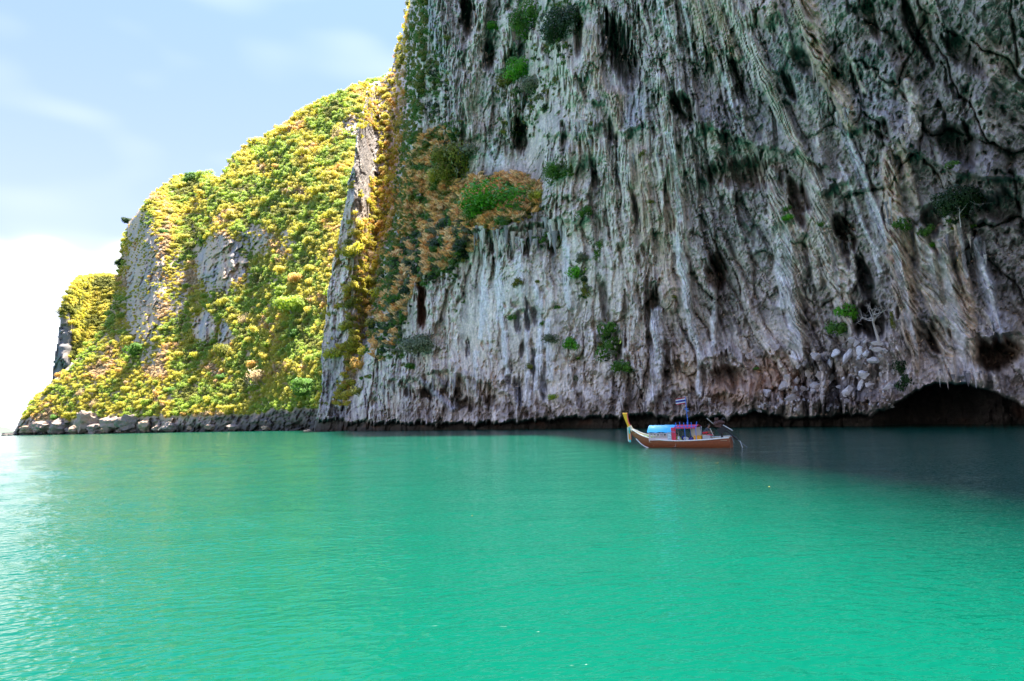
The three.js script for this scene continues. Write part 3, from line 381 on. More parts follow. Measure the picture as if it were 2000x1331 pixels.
const BUSH = [0, 1].map((i) => crownGeo(260 + i, { n: 3600, leaf: 0.062, lobes: 13, flat: 0.75, tall: 0.9 }));
const TWIGGY = [0, 1].map((i) => crownGeo(220 + i, { n: 700, leaf: 0.085, lobes: 8, flat: 0.9 })), TRUNK = [0, 1].map((i) => trunkGeo(300 + i)), BAREG = [0, 1].map((i) => bareGeo(400 + i * 5, 4)), TWIGS = [0, 1].map((i) => bareGeo(440 + i * 3, 4, 0.022));
let plantNo = 0;
function plant(name, label, category, group, p, r, leaf, geo, { trunk = TRUNK, sx = 1, sy = 1, bare = null, bareMat = paleBark, tilt = 0 } = {}) {
  const k = plantNo++, t = thing(name, label, category, group); t.position.copy(p); t.rotation.set(tilt, k * 2.4, 0); t.scale.set(r * sx, r * sy, r * sx);
  if (trunk) part('trunk', trunk[k % trunk.length], bark, t);
  if (leaf) part(name.includes('tree') ? 'crown' : 'foliage', geo[k % geo.length], LEAF[leaf], t);
  if (bare) part('branches', bare[k % bare.length], bareMat, t);
  return t;
}
// -------- the trees of the headland that can be told apart, then the mass between them
const treeKinds = {
  yellowgreen: ['broadleaf_tree', 'yellow green broadleaf tree among many on the sunlit slope of the headland', 'yellow green trees on the headland'],
  yellow: ['broadleaf_tree', 'golden yellow leafed tree among many on the sunlit slope of the headland', 'golden trees on the headland'],
  lime: ['broadleaf_tree', 'bright lime green tree among many on the sunlit slope of the headland', 'lime green trees on the headland'],
  olive: ['broadleaf_tree', 'olive green tree among many on the sunlit slope of the headland', 'olive trees on the headland'],
  green: ['broadleaf_tree', 'deep green tree standing out among the yellow trees of the headland', 'deep green trees on the headland'],
  orange: ['broadleaf_tree', 'orange brown dry leafed tree on the sunlit slope of the headland', 'orange trees on the headland'],
  pink: ['dry_tree', 'pinkish brown nearly leafless tree on the sunlit slope of the headland', 'dry pinkish trees on the headland'],
};
const tr = rng(11), taken = [];
const headInside = (X, Y) => Y > shoreTop(X) + 3 && Y < headSky(X) - 1 && X < sv(770, 400)[0];
{ // single trees one can point to
  const one = (px, py, r0, leaf, label, o = {}) => { const [X, Y] = sv(px, py), d = head(X, Y) - (o.out ?? 2), r = r0 * d / 480; taken.push([X, Y, r * F / d * 0.9]); plant(o.name ?? 'broadleaf_tree', label, 'tree', undefined, place(X, Y, d), r, leaf, o.geo ?? CROWN, o); };
  one(250, 432, 5.2, 'dark', 'dark green tree leaning out over the sea from the cliff edge, against the sky', { sx: 0.9 });
  one(235, 515, 4.6, 'dark', 'dark green tree clinging to the seaward edge where the farther cape begins', { sy: 1.3 });
  one(575, 600, 14, 'lime', 'largest bright green tree crown half way up the right side of the headland');
  one(510, 745, 12, 'pink', 'bare pinkish tree with spreading pale branches low on the headland', { name: 'dry_tree', geo: TWIGGY, bare: BAREG });
  one(600, 760, 13, 'green', 'dark green tree in the corner between headland and grey cliff, above the water');
  one(585, 545, 9, 'orange', 'orange leafed tree just above the large bright green crown');
  one(270, 685, 9, 'green', 'deep green tree alone in the pale dry scrub left of the small caves');
  one(440, 690, 9, 'olive', 'olive tree below the small dark caves of the headland', { sy: 1.4 });
  one(160, 770, 5, 'pink', 'leafless pale tree near the seaward foot of the headland', { name: 'dry_tree', geo: TWIGGY, bare: BAREG });
  one(380, 350, 8, 'green', 'rounded green tree on the skyline above the headland cliff'); one(400, 342, 7, 'lime', 'lime green tree on the skyline right above the headland cliff');
}
let many = 0, tries = 0;
while (many < 285 && tries++ < 20000) {
  const px = 30 + 740 * tr(), py = 120 + 720 * tr(), [X, Y] = sv(px, py); if (!headInside(X, Y)) continue;
  if (bareAt(X, Y) > 0.35) continue;
  const d = head(X, Y), rad = (10 + 9 * tr() ** 1.6) * lerp(0.72, 1.12, sst(150, 600, px)), r = rad * d / F; let free = true;
  for (const [x, y, q] of taken) if (Math.hypot(X - x, Y - y) < (rad + q) * 0.66) { free = false; break; }
  if (!free) continue; taken.push([X, Y, rad]);
  const z = n2(X / 60 + 4, Y / 50) + 0.3 * (tr() - 0.5), kind = px < 330 && tr() < 0.14 ? (tr() < 0.5 ? 'pink' : 'orange') : z > 0.6 ? (tr() < 0.6 ? 'orange' : 'pink') : z > 0.3 ? 'yellow' : z > -0.1 ? 'yellowgreen' : z > -0.42 ? 'lime' : tr() < 0.35 ? 'green' : 'olive', [name, label, group] = treeKinds[kind];
  const where = headSky(X) - Y < 24 ? 'on the skyline of the headland' : py > 765 && px < 330 ? 'just above the pale shore boulders' : py > 735 ? 'low above the dark waterline beside the grey cliff' : px < 330 ? 'on the seaward end of the headland' : px < 520 && py > 590 ? 'below the central rock face of the headland' : px > 540 ? (py < 420 ? 'high on the right flank of the headland' : 'halfway up the right flank of the headland') : 'beside the central rock face of the headland';
  plant(name, label.split(/ among| on the sunlit| standing out/)[0] + ' ' + where, 'tree', group.split(' on the')[0] + ' ' + where, place(X, Y, d - r * 0.1), r, kind, kind === 'pink' ? TWIGGY : CROWN, kind === 'pink' ? { bare: TWIGS } : {}); many++;
}
// undergrowth and the trees too small to tell apart
const bushGeo = [0, 1].map((i) => crownGeo(500 + i, { n: 340, leaf: 0.165, lobes: 9, flat: 0.8, tall: 1.1 }));
function scatter(name, label, pts, leaf, geo) {
  if (!pts.length) return; const m = new THREE.InstancedMesh(geo, LEAF[leaf], pts.length), M = new THREE.Matrix4(), q = new THREE.Quaternion(), e = new THREE.Euler(), s = new THREE.Vector3();
  pts.forEach(([p, r], i) => { e.set(0.3 * (hash(i, 2) - 0.5), hash(i) * 6.28, 0); M.compose(p, q.setFromEuler(e), s.set(r, r * (0.8 + 0.4 * hash(i, 3)), r)); m.setMatrixAt(i, M); });
  m.name = numbered(name); m.castShadow = m.receiveShadow = true; tag(m, label, null, null, 'stuff'); scene.add(m);
}
{
  const lots = { yellowgreen: [], yellow: [], olive: [], pink: [], orange: [], lime: [], brown: [] }, r = rng(21);
  for (let i = 0; i < 44000; i++) {
    const px = 26 + 750 * r(), py = 100 + 740 * r(), [X, Y] = sv(px, py); if (!headInside(X, Y)) continue; const b = bareAt(X, Y); if (b > 0.25 + 0.75 * r() ) continue;
    const d = head(X, Y), z = 0.9 * n2(X / 55 + 4, Y / 45) + 0.25 * n2(X / 14, Y / 14) + 0.25 * (r() - 0.5) + 0.25 * b + (px < 330 ? 0.1 : -0.08), k = z > 0.52 ? 'pink' : z > 0.46 ? 'orange' : z > 0.43 ? 'brown' : z > 0.2 ? 'yellow' : z > -0.08 ? 'yellowgreen' : z > -0.46 ? 'lime' : 'olive', s = (4 + 7 * r() * r()) * lerp(0.75, 1.05, sst(150, 600, px)) * d / F * (1 - 0.5 * b);
    lots[k].push([place(X, Y, d - s * 0.3), s]);
  }
  for (const k in lots) scatter('undergrowth', ({ yellowgreen: 'yellow green', lime: 'lime green', olive: 'olive', pink: 'dry pinkish', orange: 'dry orange', yellow: 'golden', brown: 'dry brown' })[k] + ' scrub between the trees of the headland', lots[k], k, bushGeo[0]);
  const cp = { yellowgreen: [], olive: [], yellow: [] };
  for (let i = 0; i < 5200; i++) { const px = 102 + 140 * r(), py = 530 + 260 * r(), [X, Y] = sv(px, py); const d = cape(X, Y); if (out.edge < 1 || out.rock > 0.35 * r() + 0.15) continue; const z = n2(X / 25 + 4, Y / 25) + 0.4 * (r() - 0.5), s = 2.2 + 3.4 * r() * r(); cp[z > 0.15 ? 'yellow' : z > -0.15 ? 'yellowgreen' : 'olive'].push([place(X, Y, d - 1), s]); }
  for (const k in cp) scatter('cape_wood', ({ yellowgreen: 'yellow green', olive: 'olive', yellow: 'golden' })[k] + ' woodland of the farther cape', cp[k], k, bushGeo[1]);
}
// -------- shrubs on the lit shoulder left of the great cliff
{
  const r = rng(31), spots = []; let n = 0, t = 0;
  const kinds = [['yellow', 'golden'], ['yellowgreen', 'yellow green'], ['orange', 'orange'], ['olive', 'olive'], ['pink', 'dry pinkish']];
  while (n < 95 && t++ < 4000) {
    const py = 5 + 770 * r(), [, Yq] = sv(770, py), cx = cornerX(Yq), right = 4, width = py < 240 ? 62 : py < 420 ? 46 : py < 520 ? 84 : py < 700 ? 72 : 34, [X, Y] = [cx + right - width * r(), Yq]; if (cliffSky(X) - Y < 2) continue;
    const d = cliff(X, Y), s = 2.6 + 3.4 * r() * r(), rad = s * F / d; if (spots.some(([x, y, q]) => Math.hypot(X - x, Y - y) < (q + rad) * 0.55)) continue; spots.push([X, Y, rad]);
    const z = r(), near = X > cx - 20, [leaf, word] = kinds[near && z < 0.35 ? 3 : z < 0.34 ? 0 : z < 0.62 ? 1 : z < 0.82 ? 2 : z < 0.9 ? 3 : 4];
    const part3 = py < 240 ? 'top' : py < 500 ? 'middle' : 'lower end'; plant('shrub', word + ' shrub at the ' + part3 + ' of the sunlit rib left of the grey cliff', 'shrub', word + ' shrubs at the ' + part3 + ' of the rib', place(X, Y, d - s * 0.4), s, leaf, leaf === 'pink' ? TWIGGY : SHRUB); n++;
  }
  const lots = { yellow: [], yellowgreen: [], orange: [], olive: [], green: [] };
  for (let i = 0; i < 6500; i++) {
    const py = -30 + 820 * r(), [, Y] = sv(770, py), cx = cornerX(Y), a = r(), X = cx + 34 - 140 * a; if (cliffSky(X) - Y < 1) continue; const m = fbm(X / 16 + 5, Y / 26, 3) + 0.3 - (py < 250 ? -0.15 : 0.5) * sst(70, 110, 34 + cx - X) - 0.25 * sst(8, 34, X - cx) - (py > 600 ? 0.12 + 0.3 * sst(-30, 0, X - cx) : 0) - (py > 690 ? 0.2 : 0) - 0.3 * sst(0.9, 0.3, Math.hypot((X - cx + 70) / 40, (Y - sv(740, 310)[1]) / 80)); if (m < 0) continue;
    const d = cliff(X, Y), z = r(), shadeSide = X > cx - 6, s = 0.9 + 1.5 * r() * r(); lots[shadeSide ? (z < 0.5 ? 'olive' : 'green') : z < 0.35 ? 'yellow' : z < 0.7 ? 'yellowgreen' : z < 0.9 ? 'orange' : 'olive'].push([place(X, Y, d - s * 0.3), s]);
  }
  for (const k in lots) scatter('rib_scrub', ({ yellow: 'golden', yellowgreen: 'yellow green', orange: 'orange', olive: 'olive', green: 'green' })[k] + ' scrub on the rib at the left edge of the grey cliff', lots[k], k, bushGeo[1]);
}
// -------- plants of the shaded cliff, each where it grows
const shrub = (px, py, size, leaf, label, o = {}) => { const [X, Y] = sv(px, py), d = cliff(X, Y), r = size * d / F * 0.8; plant(o.name ?? 'shrub', label, o.category ?? 'shrub', undefined, place(X, Y, d - r * 0.35), r, leaf, o.geo ?? (size > 30 ? BUSH : SHRUB), { trunk: null, ...o }); };
const hung = { geo: DRAPE, sx: 0.7, sy: 1, name: 'hanging_plant', category: 'plant' };
shrub(968, 398, 84, 'bright', 'large vivid green bush in the middle of the brown grassy ledge', { sx: 1.15, sy: 0.8 }); shrub(1005, 412, 34, 'green', 'dark green bush at the right end of the vivid green bush on the ledge'); shrub(935, 420, 40, 'green', 'green bush left below the vivid green bush on the grassy ledge');
shrub(888, 318, 66, 'olive', 'large olive bush on the upper grassy slope left of the white rock scar', { sy: 1.2 }); shrub(862, 345, 34, 'yellowgreen', 'yellow olive bush at the left side of the large olive bush'); shrub(918, 296, 30, 'greygreen', 'grey green bush between the large olive bush and the white rock scar');
shrub(1020, 140, 52, 'bright', 'fresh green bush high on the cliff, right of the black cleft'); shrub(1045, 165, 40, 'greygreen', 'grey green bush just below the fresh green one high on the cliff'); shrub(1040, 40, 64, 'green', 'dark green bush at the top of the cliff near the upper edge of the view'); shrub(1098, 50, 60, 'dark', 'darkest green bush at the top edge, beside the deep black hollow', { sy: 1.2 }); shrub(965, 52, 22, 'bright', 'small bright bush at the edge of the upper black cleft'); shrub(985, 160, 26, 'olive', 'small olive bush left of the fresh green bush high up');
shrub(1093, 338, 42, 'green', 'deep green bush on the small pillar right of the grassy ledge'); shrub(1050, 382, 26, 'yellowgreen', 'yellowish bush at the right tip of the grassy ledge'); shrub(1130, 532, 30, 'bright', 'bright green bush jutting from the pale wall above the prow'); shrub(1138, 505, 20, 'greygreen', 'grey green tuft right above the bright bush of the pale wall'); shrub(1142, 560, 20, 'olive', 'olive hanging tuft below the bright bush of the pale wall', hung); shrub(1170, 485, 22, 'green', 'narrow green plant hanging in the groove up and right of the bright bush', hung);
shrub(1076, 662, 24, 'greygreen', 'grey green shrub on the lower pale wall, left of the paired green ones'); shrub(1114, 674, 24, 'bright', 'bright round shrub on the lower pale wall above the prow'); shrub(1190, 655, 44, 'green', 'long green shrub down the pale wall, left of the brown groove', { ...hung, sx: 0.8 }); shrub(1214, 716, 28, 'green', 'green shrub low on the wall just above the boat prow'); shrub(1080, 776, 15, 'lime', 'lime green tuft near the foot of the pale wall'); shrub(1012, 553, 17, 'olive', 'mossy cushion in the middle of the white streaked wall'); shrub(1033, 716, 12, 'olive', 'little olive tuft between the dark slits of the pale wall'); shrub(1000, 620, 13, 'green', 'little green tuft left of the dark slits of the pale wall'); shrub(1130, 700, 14, 'green', 'little green tuft below the bright round shrub'); shrub(1126, 740, 12, 'greygreen', 'lowest small tuft under the bright round shrub'); shrub(1060, 632, 9, 'green', 'tiny tuft above the grey green shrub of the lower wall'); shrub(1088, 600, 9, 'green', 'tiny tuft right of the dark slits'); shrub(1050, 550, 8, 'olive', 'tiny tuft right of the mossy cushion'); shrub(908, 590, 9, 'green', 'tiny tuft right of the reddish cave'); shrub(890, 608, 8, 'green', 'tiny tuft low right of the reddish cave');
shrub(825, 672, 46, 'greygreen', 'grey green bush below the reddish cave on the left', { sx: 1.2 }); shrub(800, 715, 16, 'green', 'small green tuft below left of the grey green bush under the cave'); shrub(1155, 243, 10, 'olive', 'round moss cushion up among the dripstone'); shrub(1256, 300, 11, 'olive', 'moss cushion on the ochre patch of dripstone'); shrub(1270, 394, 9, 'olive', 'moss cushion under the ochre patch'); shrub(1205, 355, 12, 'green', 'tuft in the dark groove right of the deep green pillar bush'); shrub(1143, 415, 22, 'green', 'green tuft on the buttress right of the grassy ledge');
shrub(1872, 392, 62, 'dark', 'dark bush with bare white branches high on the right of the cliff', { bare: TWIGS, sy: 1.1 }); shrub(1862, 322, 18, 'green', 'small green tuft right above the bush with white branches'); shrub(1905, 385, 20, 'green', 'small green tuft right of the bush with white branches'); shrub(1762, 440, 24, 'green', 'green tuft on the tan pillar left of the bush with white branches'); shrub(1810, 452, 20, 'green', 'green tuft on top of the broad pale curtain'); shrub(1825, 478, 12, 'bright', 'bright tuft on the broad pale curtain'); shrub(1540, 425, 16, 'bright', 'bright tuft on the top of the white dripstone column'); shrub(1538, 408, 12, 'green', 'dark tuft over the bright one on the white column'); shrub(1602, 438, 10, 'green', 'tuft on the second dripstone column'); shrub(1762, 728, 34, 'dark', 'dark green plant hanging at the left rim of the sea cave', { ...hung, sx: 0.75 }); shrub(1742, 620, 22, 'olive', 'mossy strip down the tan pillar beside the rubble', { ...hung, sx: 0.3 }); shrub(1654, 612, 30, 'bright', 'bright green shrub above the rubble, behind the bare tree'); shrub(1640, 640, 30, 'green', 'green shrub above the left top of the rubble'); shrub(1316, 580, 8, 'olive', 'moss cushion near the brown groove over the boat'); shrub(1478, 720, 8, 'green', 'tiny tuft left of the brown porous pocket');
{ // the bare little tree over the rubble
  const t = thing('bare_tree', 'small bare pale grey tree leaning right above the rubble', 'tree'); t.position.copy(cliffAt(1690, 660)).add(new THREE.Vector3(0, 1.2, 4)); t.scale.setScalar(4.4);
  const o = { pos: [], idx: [] }; branches(77, new THREE.Vector3(0, -0.5, 0), new THREE.Vector3(-0.25, 0.95, 0.1).normalize(), 0.7, 0.055, 4, o, 1.25); part('branches', geoOf(o.pos, o.idx), paleBark, t);
}
// -------- dry grass and mixed scrub of the shaded ledge
function tuft(seed, n, curl) { const r = rng(seed), pos = [], idx = [], col = []; for (let i = 0; i < n; i++) { const f = r() * 6.28, x = (r() - 0.5) * 1.1, z = (r() - 0.5) * 1.1, L = 0.6 + 0.9 * r(), dx = Math.cos(f) * 0.35 - curl, dz = Math.sin(f) * 0.35 + 0.3, w = 0.05, b = pos.length / 3, t = 0.65 + 0.7 * r(); pos.push(x - w, 0, z, x + w, 0, z, x + dx * L * 0.5, L * 0.6, z + dz * L * 0.5, x + dx * L * 1.3, L * 0.75, z + dz * L * 1.2); idx.push(b, b + 1, b + 2, b, b + 2, b + 3); for (let k = 0; k < 4; k++) col.push(t, t, t); } return geoOf(pos, idx, col); }
{
  const r = rng(41), lots = { orange: [], pink: [], brown: [], green: [], olive: [], greygreen: [], dark: [] };
  const inside = (px, py) => { // the slopes as seen: upper slope, middle ledge, lower left slope
    const a = sst(1.15, 0.75, Math.hypot((px - 845 - (300 - py) * 0.25) / 48, (py - 360) / 105)), b = sst(1.15, 0.75, Math.hypot((px - 955) / 100, (py - 395 + (px - 955) * 0.12) / 52)), c = sst(1.2, 0.7, Math.hypot((px - 860 + (py - 480) * 0.7) / 70, (py - 480) / 68)), d = sst(1.2, 0.7, Math.hypot((px - 770 + (py - 580) * 0.25) / 34, (py - 580) / 120)); return [Math.max(a, b), Math.max(c, d)]; };
  for (let i = 0; i < 30000; i++) {
    const px = 700 + 370 * r(), py = 240 + 480 * r(), [g, s] = inside(px, py); if (g < r() && s < r()) continue;
    const [X, Y] = sv(px, py), d = cliff(X, Y), z = n2(X / 22 + 8, Y / 20) + 0.5 * (r() - 0.5), p = place(X, Y, d - 0.3), low = s > g;
    if ((low ? z > 0.2 : z > -0.16) && r() < 0.85) lots[z > 0.34 ? 'pink' : z > 0.02 ? 'orange' : 'brown'].push([p, 0.8 + 0.7 * r()]);
    else if (r() < 0.42) lots[low ? (z > 0.24 ? 'orange' : z > 0.1 ? 'brown' : z > -0.1 ? 'greygreen' : z > -0.3 ? 'green' : 'dark') : z > -0.36 ? 'olive' : 'green'].push([place(X, Y, d - 0.5), 0.8 + 1.3 * r() * r()]);
  }
  const T = tuft(5, 60, 0.35);
  for (const k of ['orange', 'pink', 'brown']) scatter('dry_grass', ({ orange: 'orange', pink: 'pale straw', brown: 'brown' })[k] + ' dry grass hanging over the shaded ledge of the cliff', lots[k], ({ orange: 'rust', pink: 'straw', brown: 'brown' })[k], T);
  for (const k of ['green', 'olive', 'greygreen', 'dark']) scatter('ledge_scrub', ({ green: 'green', olive: 'olive', greygreen: 'grey green', dark: 'dark green' })[k] + ' scrub on the shaded slopes below the dry grass', lots[k], k === 'olive' ? 'drygreen' : k, bushGeo[0]);
  const up = { green: [], dark: [], olive: [], greygreen: [] };  // thin scrub on the upper cliff and small growth elsewhere
  for (const [cx, cy, rx, ry, n] of [[1075, 60, 60, 80, 150], [1030, 190, 60, 60, 110], [850, 150, 30, 110, 130], [880, 255, 30, 40, 50], [1000, 250, 24, 40, 24], [1060, 470, 40, 14, 16], [870, 520, 40, 40, 70], [1190, 670, 20, 50, 36], [1870, 410, 50, 40, 40], [780, 660, 22, 80, 70], [1140, 560, 14, 40, 18], [1100, 330, 26, 22, 30]])
    for (let i = 0; i < n; i++) { const px = cx + rx * (r() + r() - 1), py = cy + ry * (r() + r() - 1), [X, Y] = sv(px, py), d = cliff(X, Y), z = r(); if (cliffSky(X) - Y < 2 && X < -130) continue; const s = (0.5 + 1.2 * r() * r()) * d / 180; up[z < 0.35 ? 'green' : z < 0.6 ? 'dark' : z < 0.8 ? 'olive' : 'greygreen'].push([place(X, Y, d - 0.2), s]); }
  for (const k in up) scatter('cliff_scrub', ({ green: 'green', olive: 'olive', greygreen: 'grey green', dark: 'dark green' })[k] + ' small scrub rooted in cracks of the grey cliff', up[k], k, bushGeo[1]);
}
// ---------------------------------------------------------------- stones, boulders, stalactites
function stoneGeo(seed, det = 2, sharp = 0.34, cut = 0.55) {
  let g = new THREE.IcosahedronGeometry(1, det); const p = g.attributes.position, v = new THREE.Vector3(), r = rng(seed), cuts = [];
  for (let i = 0; i < 9; i++) cuts.push([new THREE.Vector3(r() - 0.5, r() - 0.5, r() - 0.5).normalize(), cut + 0.35 * r()]);
  for (let i = 0; i < p.count; i++) { v.fromBufferAttribute(p, i); let q = 1; for (const [n, c] of cuts) { const t = v.dot(n); if (t > c) q = Math.min(q, c / t); } q *= 1 + sharp * 0.4 * n3(v.x * 2.1 + seed, v.y * 2.1, v.z * 2.1); v.multiplyScalar(q); p.setXYZ(i, v.x, v.y, v.z); }
  g.computeVertexNormals(); const uv = new Float32Array(p.count * 2); for (let i = 0; i < p.count; i++) { uv[i * 2] = p.getX(i) * 0.3 + p.getZ(i) * 0.2; uv[i * 2 + 1] = p.getY(i) * 0.3; } g.setAttribute('uv', new THREE.BufferAttribute(uv, 2)); return g;
}
const STONE = [0, 1, 2, 3, 4, 5].map((i) => { const g = stoneGeo(600 + i, 2, 0.7, 0.38); g.computeVertexNormals(); return g; }), BOULDER = [0, 1, 2, 3].map((i) => stoneGeo(650 + i, 5, 0.9));
const stoneMat = (r, g, b) => new THREE.MeshStandardMaterial({ color: lin(r, g, b), roughness: 0.95, bumpMap: rockBump, bumpScale: 0.15, map: rockTint });
const palestone = [stoneMat(0.75, 0.67, 0.62), stoneMat(0.58, 0.5, 0.45), stoneMat(0.9, 0.84, 0.82), stoneMat(0.4, 0.33, 0.29), stoneMat(0.62, 0.44, 0.33)];
const bank = new THREE.Group(); bank.name = 'rubble_bank'; tag(bank, 'bank of pale fallen stones on a ledge at the foot of the cliff, behind the boat', null, null, 'structure'); scene.add(bank);
{
  const r = rng(61); let k = 0;
  const stone = (px, py, w, h, tilt, m, outw = 1.1) => { const [X, Y] = sv(px, py), d = cliff(X, Y), s = d / F / 2, p = place(X, Y, d - outw * w * s); const o = part('stone', STONE[k++ % 6], palestone[m], bank); o.position.copy(p); o.scale.set(w * s * 1.15, h * s * 1.15, Math.min(w, h) * s * 1.2); o.rotation.set(0.3 * (r() - 0.5), 0.5 * (r() - 0.5), tilt); };
  for (const [x, y, w, h, t, m] of [[1622, 736, 30, 22, 0.2, 2], [1655, 696, 52, 18, 1.1, 2], [1623, 705, 15, 22, 0, 2], [1633, 691, 17, 16, 0, 2], [1595, 696, 27, 19, 0.2, 1], [1613, 694, 20, 20, 0, 1], [1687, 732, 22, 20, 0.4, 2], [1682, 750, 16, 24, -0.5, 2], [1658, 762, 32, 20, 0.1, 0], [1707, 705, 26, 14, -0.5, 2], [1715, 650, 22, 34, -0.5, 0], [1714, 670, 28, 12, 0.1, 0], [1716, 683, 30, 11, 0.05, 0], [1719, 694, 16, 8, 0, 2], [1693, 690, 18, 14, 0, 2], [1681, 686, 15, 18, 0.4, 2], [1597, 754, 28, 17, 0, 1], [1580, 729, 17, 24, -0.3, 1], [1602, 734, 18, 18, 0, 1], [1538, 737, 20, 13, 0.1, 0], [1557, 743, 20, 15, 0, 0], [1533, 754, 26, 18, 0, 1], [1500, 767, 22, 18, 0.4, 0], [1546, 776, 34, 15, 0.4, 1], [1617, 761, 26, 15, 0, 4], [1720, 731, 11, 9, 0, 2], [1648, 739, 8, 8, 0, 2], [1486, 792, 11, 10, 0, 2], [1527, 786, 12, 13, 0, 1], [1639, 756, 14, 9, 0, 0], [1664, 665, 18, 14, 0.3, 0], [1650, 676, 20, 14, 0.5, 0], [1691, 667, 12, 9, 0, 0], [1674, 672, 14, 12, 0.2, 1], [1700, 752, 30, 10, 0.1, 0], [1735, 755, 26, 14, 0.6, 0], [1570, 760, 16, 12, 0, 1], [1512, 750, 14, 11, 0, 4], [1572, 710, 14, 12, 0, 1], [1560, 716, 12, 10, 0.4, 1], [1545, 722, 13, 10, 0, 4]]) stone(x, y, w, h, t, m);
  for (let i = 0; i < 230; i++) { const t = r(), px = 1480 + 270 * t, top = 790 - 125 * sst(0, 0.62, t) + 40 * sst(0.85, 1, t), py = top + (802 - top) * r() ** 0.9, w = 4 + 9 * r() * r(); stone(px, py, w * (0.8 + 0.6 * r()), w * (0.7 + 0.4 * r()), r() * 3, Math.floor(r() * 5), 0.9); }
}
{ // dripstone hanging free of the wall
  const r = rng(71), G = [0, 1, 2, 3].map((s) => { const g = new THREE.ConeGeometry(0.5, 1, 9, 7, false); g.rotateX(Math.PI); g.translate(0, -0.4, 0); const p = g.attributes.position; for (let i = 0; i < p.count; i++) { const x = p.getX(i), y = p.getY(i), z = p.getZ(i), q = 1 + 0.35 * n3(x * 2.2 + s * 5, y * 5, z * 2.2) + 0.2 * n2(y * 9 + s, 3); p.setXYZ(i, x * q + 0.12 * Math.sin(y * 4 + s), y, z * q); } g.computeVertexNormals(); return g; });
  const M = [stoneMat(0.56, 0.49, 0.47), stoneMat(0.82, 0.72, 0.65), stoneMat(0.34, 0.3, 0.3), stoneMat(0.7, 0.55, 0.45)]; let k = 0;
  const drip = (px, py, w, l, m) => { const [X, Y] = sv(px, py), d = cliff(X, Y), s = d / F, o = part('stalactite', G[k++ % 4], M[m], cliffGroup); o.position.copy(place(X, Y, d - 0.25 * w * s)); o.scale.set(w * s, l * s, w * s); o.rotation.y = r() * 6; };
  for (let i = 0; i < 64; i++) { const px = 925 + 190 * r(), py = 440 + 34 * r() + (px > 1060 ? -14 : 0); drip(px, py, 6 + 8 * r(), 22 + 40 * r() * r(), Math.floor(r() * 3.6)); }
  for (const [cx, cy, rx, ry, n] of [[1020, 210, 50, 30, 14], [1130, 250, 60, 50, 22], [1150, 130, 30, 70, 12], [1290, 140, 40, 70, 10], [1600, 180, 40, 70, 14], [1655, 230, 20, 30, 8], [1500, 350, 20, 20, 6], [1640, 470, 40, 20, 9], [1740, 430, 30, 60, 12], [1880, 500, 60, 60, 18], [880, 200, 50, 60, 12], [1200, 330, 50, 80, 16], [780, 760, 60, 20, 14], [900, 745, 60, 14, 12], [1300, 300, 40, 80, 12], [1780, 240, 20, 40, 7], [1880, 730, 60, 12, 14], [1270, 780, 120, 12, 16]]) for (let i = 0; i < n; i++) drip(cx + rx * (r() + r() - 1), cy + ry * (r() + r() - 1), 4 + 6 * r(), 14 + 34 * r() * r(), Math.floor(r() * 4));
}
{ // boulders along the shore of the headland
  const pinkish = [stoneMat(0.4, 0.29, 0.23), stoneMat(0.32, 0.25, 0.22), stoneMat(0.44, 0.31, 0.22)], r = rng(81); let k = 0;
  const boulder = (px, py, w, h, label, group) => { const [X, Y] = sv(px, py), d = head(X, Math.max(Y, 3)) - w * 0.12, s = d / F / 2, t = thing('boulder', label, 'boulder', group), o = part('rock', BOULDER[k % 4], pinkish[k % 3], t); t.position.copy(place(X, Y, d)); o.scale.set(w * s * 1.2, h * s * 1.2, w * s); o.rotation.y = k * 1.9; o.rotation.z = 0.3 * (r() - 0.5); k++; };
  boulder(170, 826, 44, 44, 'tallest pale pointed boulder of the shore below the scrub'); boulder(188, 838, 34, 22, 'flat pale boulder at the right foot of the tallest shore boulder'); boulder(152, 838, 26, 18, 'low boulder at the left foot of the tallest shore boulder');
  boulder(222, 825, 44, 34, 'rugged grey boulder right of the tallest shore boulder'); boulder(252, 828, 42, 32, 'broad tan boulder, second right of the tallest shore boulder'); boulder(58, 838, 30, 16, 'low outermost boulder at the seaward tip of the headland'); boulder(84, 834, 36, 22, 'slanting pinkish boulder near the seaward tip'); boulder(116, 832, 40, 26, 'wide slanting pinkish boulder halfway from the tip to the tallest boulder');
  for (const [x, y, w, h] of [[282, 833, 30, 24], [306, 836, 18, 12], [331, 834, 24, 18], [372, 836, 16, 10], [410, 835, 20, 12], [455, 834, 24, 14], [70, 842, 14, 9], [100, 841, 16, 10], [134, 841, 16, 9], [206, 841, 18, 9], [236, 841, 16, 9], [262, 841, 14, 8], [520, 837, 16, 8]]) boulder(x, y, w, h, 'small brown grey boulder in the row at the waterline of the headland', 'boulders at the waterline of the headland');
  for (const [x, l] of [[6, 'leftmost little dark rock awash off the tip of the headland'], [18, 'little dark rock between the tip of the headland and the leftmost rock']]) { const t = thing('sea_rock', l, 'rock'), o = part('rock', BOULDER[x % 4], stoneMat(0.1, 0.09, 0.08), t), p = at(x, 847, 600); t.position.set(p.x, 0.2, p.z); o.scale.set(2.6, 1.5, 2); }
  const o = { pos: [], idx: [] }, lg = thing('driftwood', 'pale driftwood log propped on the shore boulders of the headland', 'log'); stick(new THREE.Vector3(-2.6, -2.4, 0), new THREE.Vector3(2.6, 2.6, -1), 0.6, 0.35, o, 7); part('log', geoOf(o.pos, o.idx), mat(0.65, 0.5, 0.38, 0.9), lg); const [X, Y] = sv(316, 834); lg.position.copy(place(X, Y, head(X, 4) - 6));
}
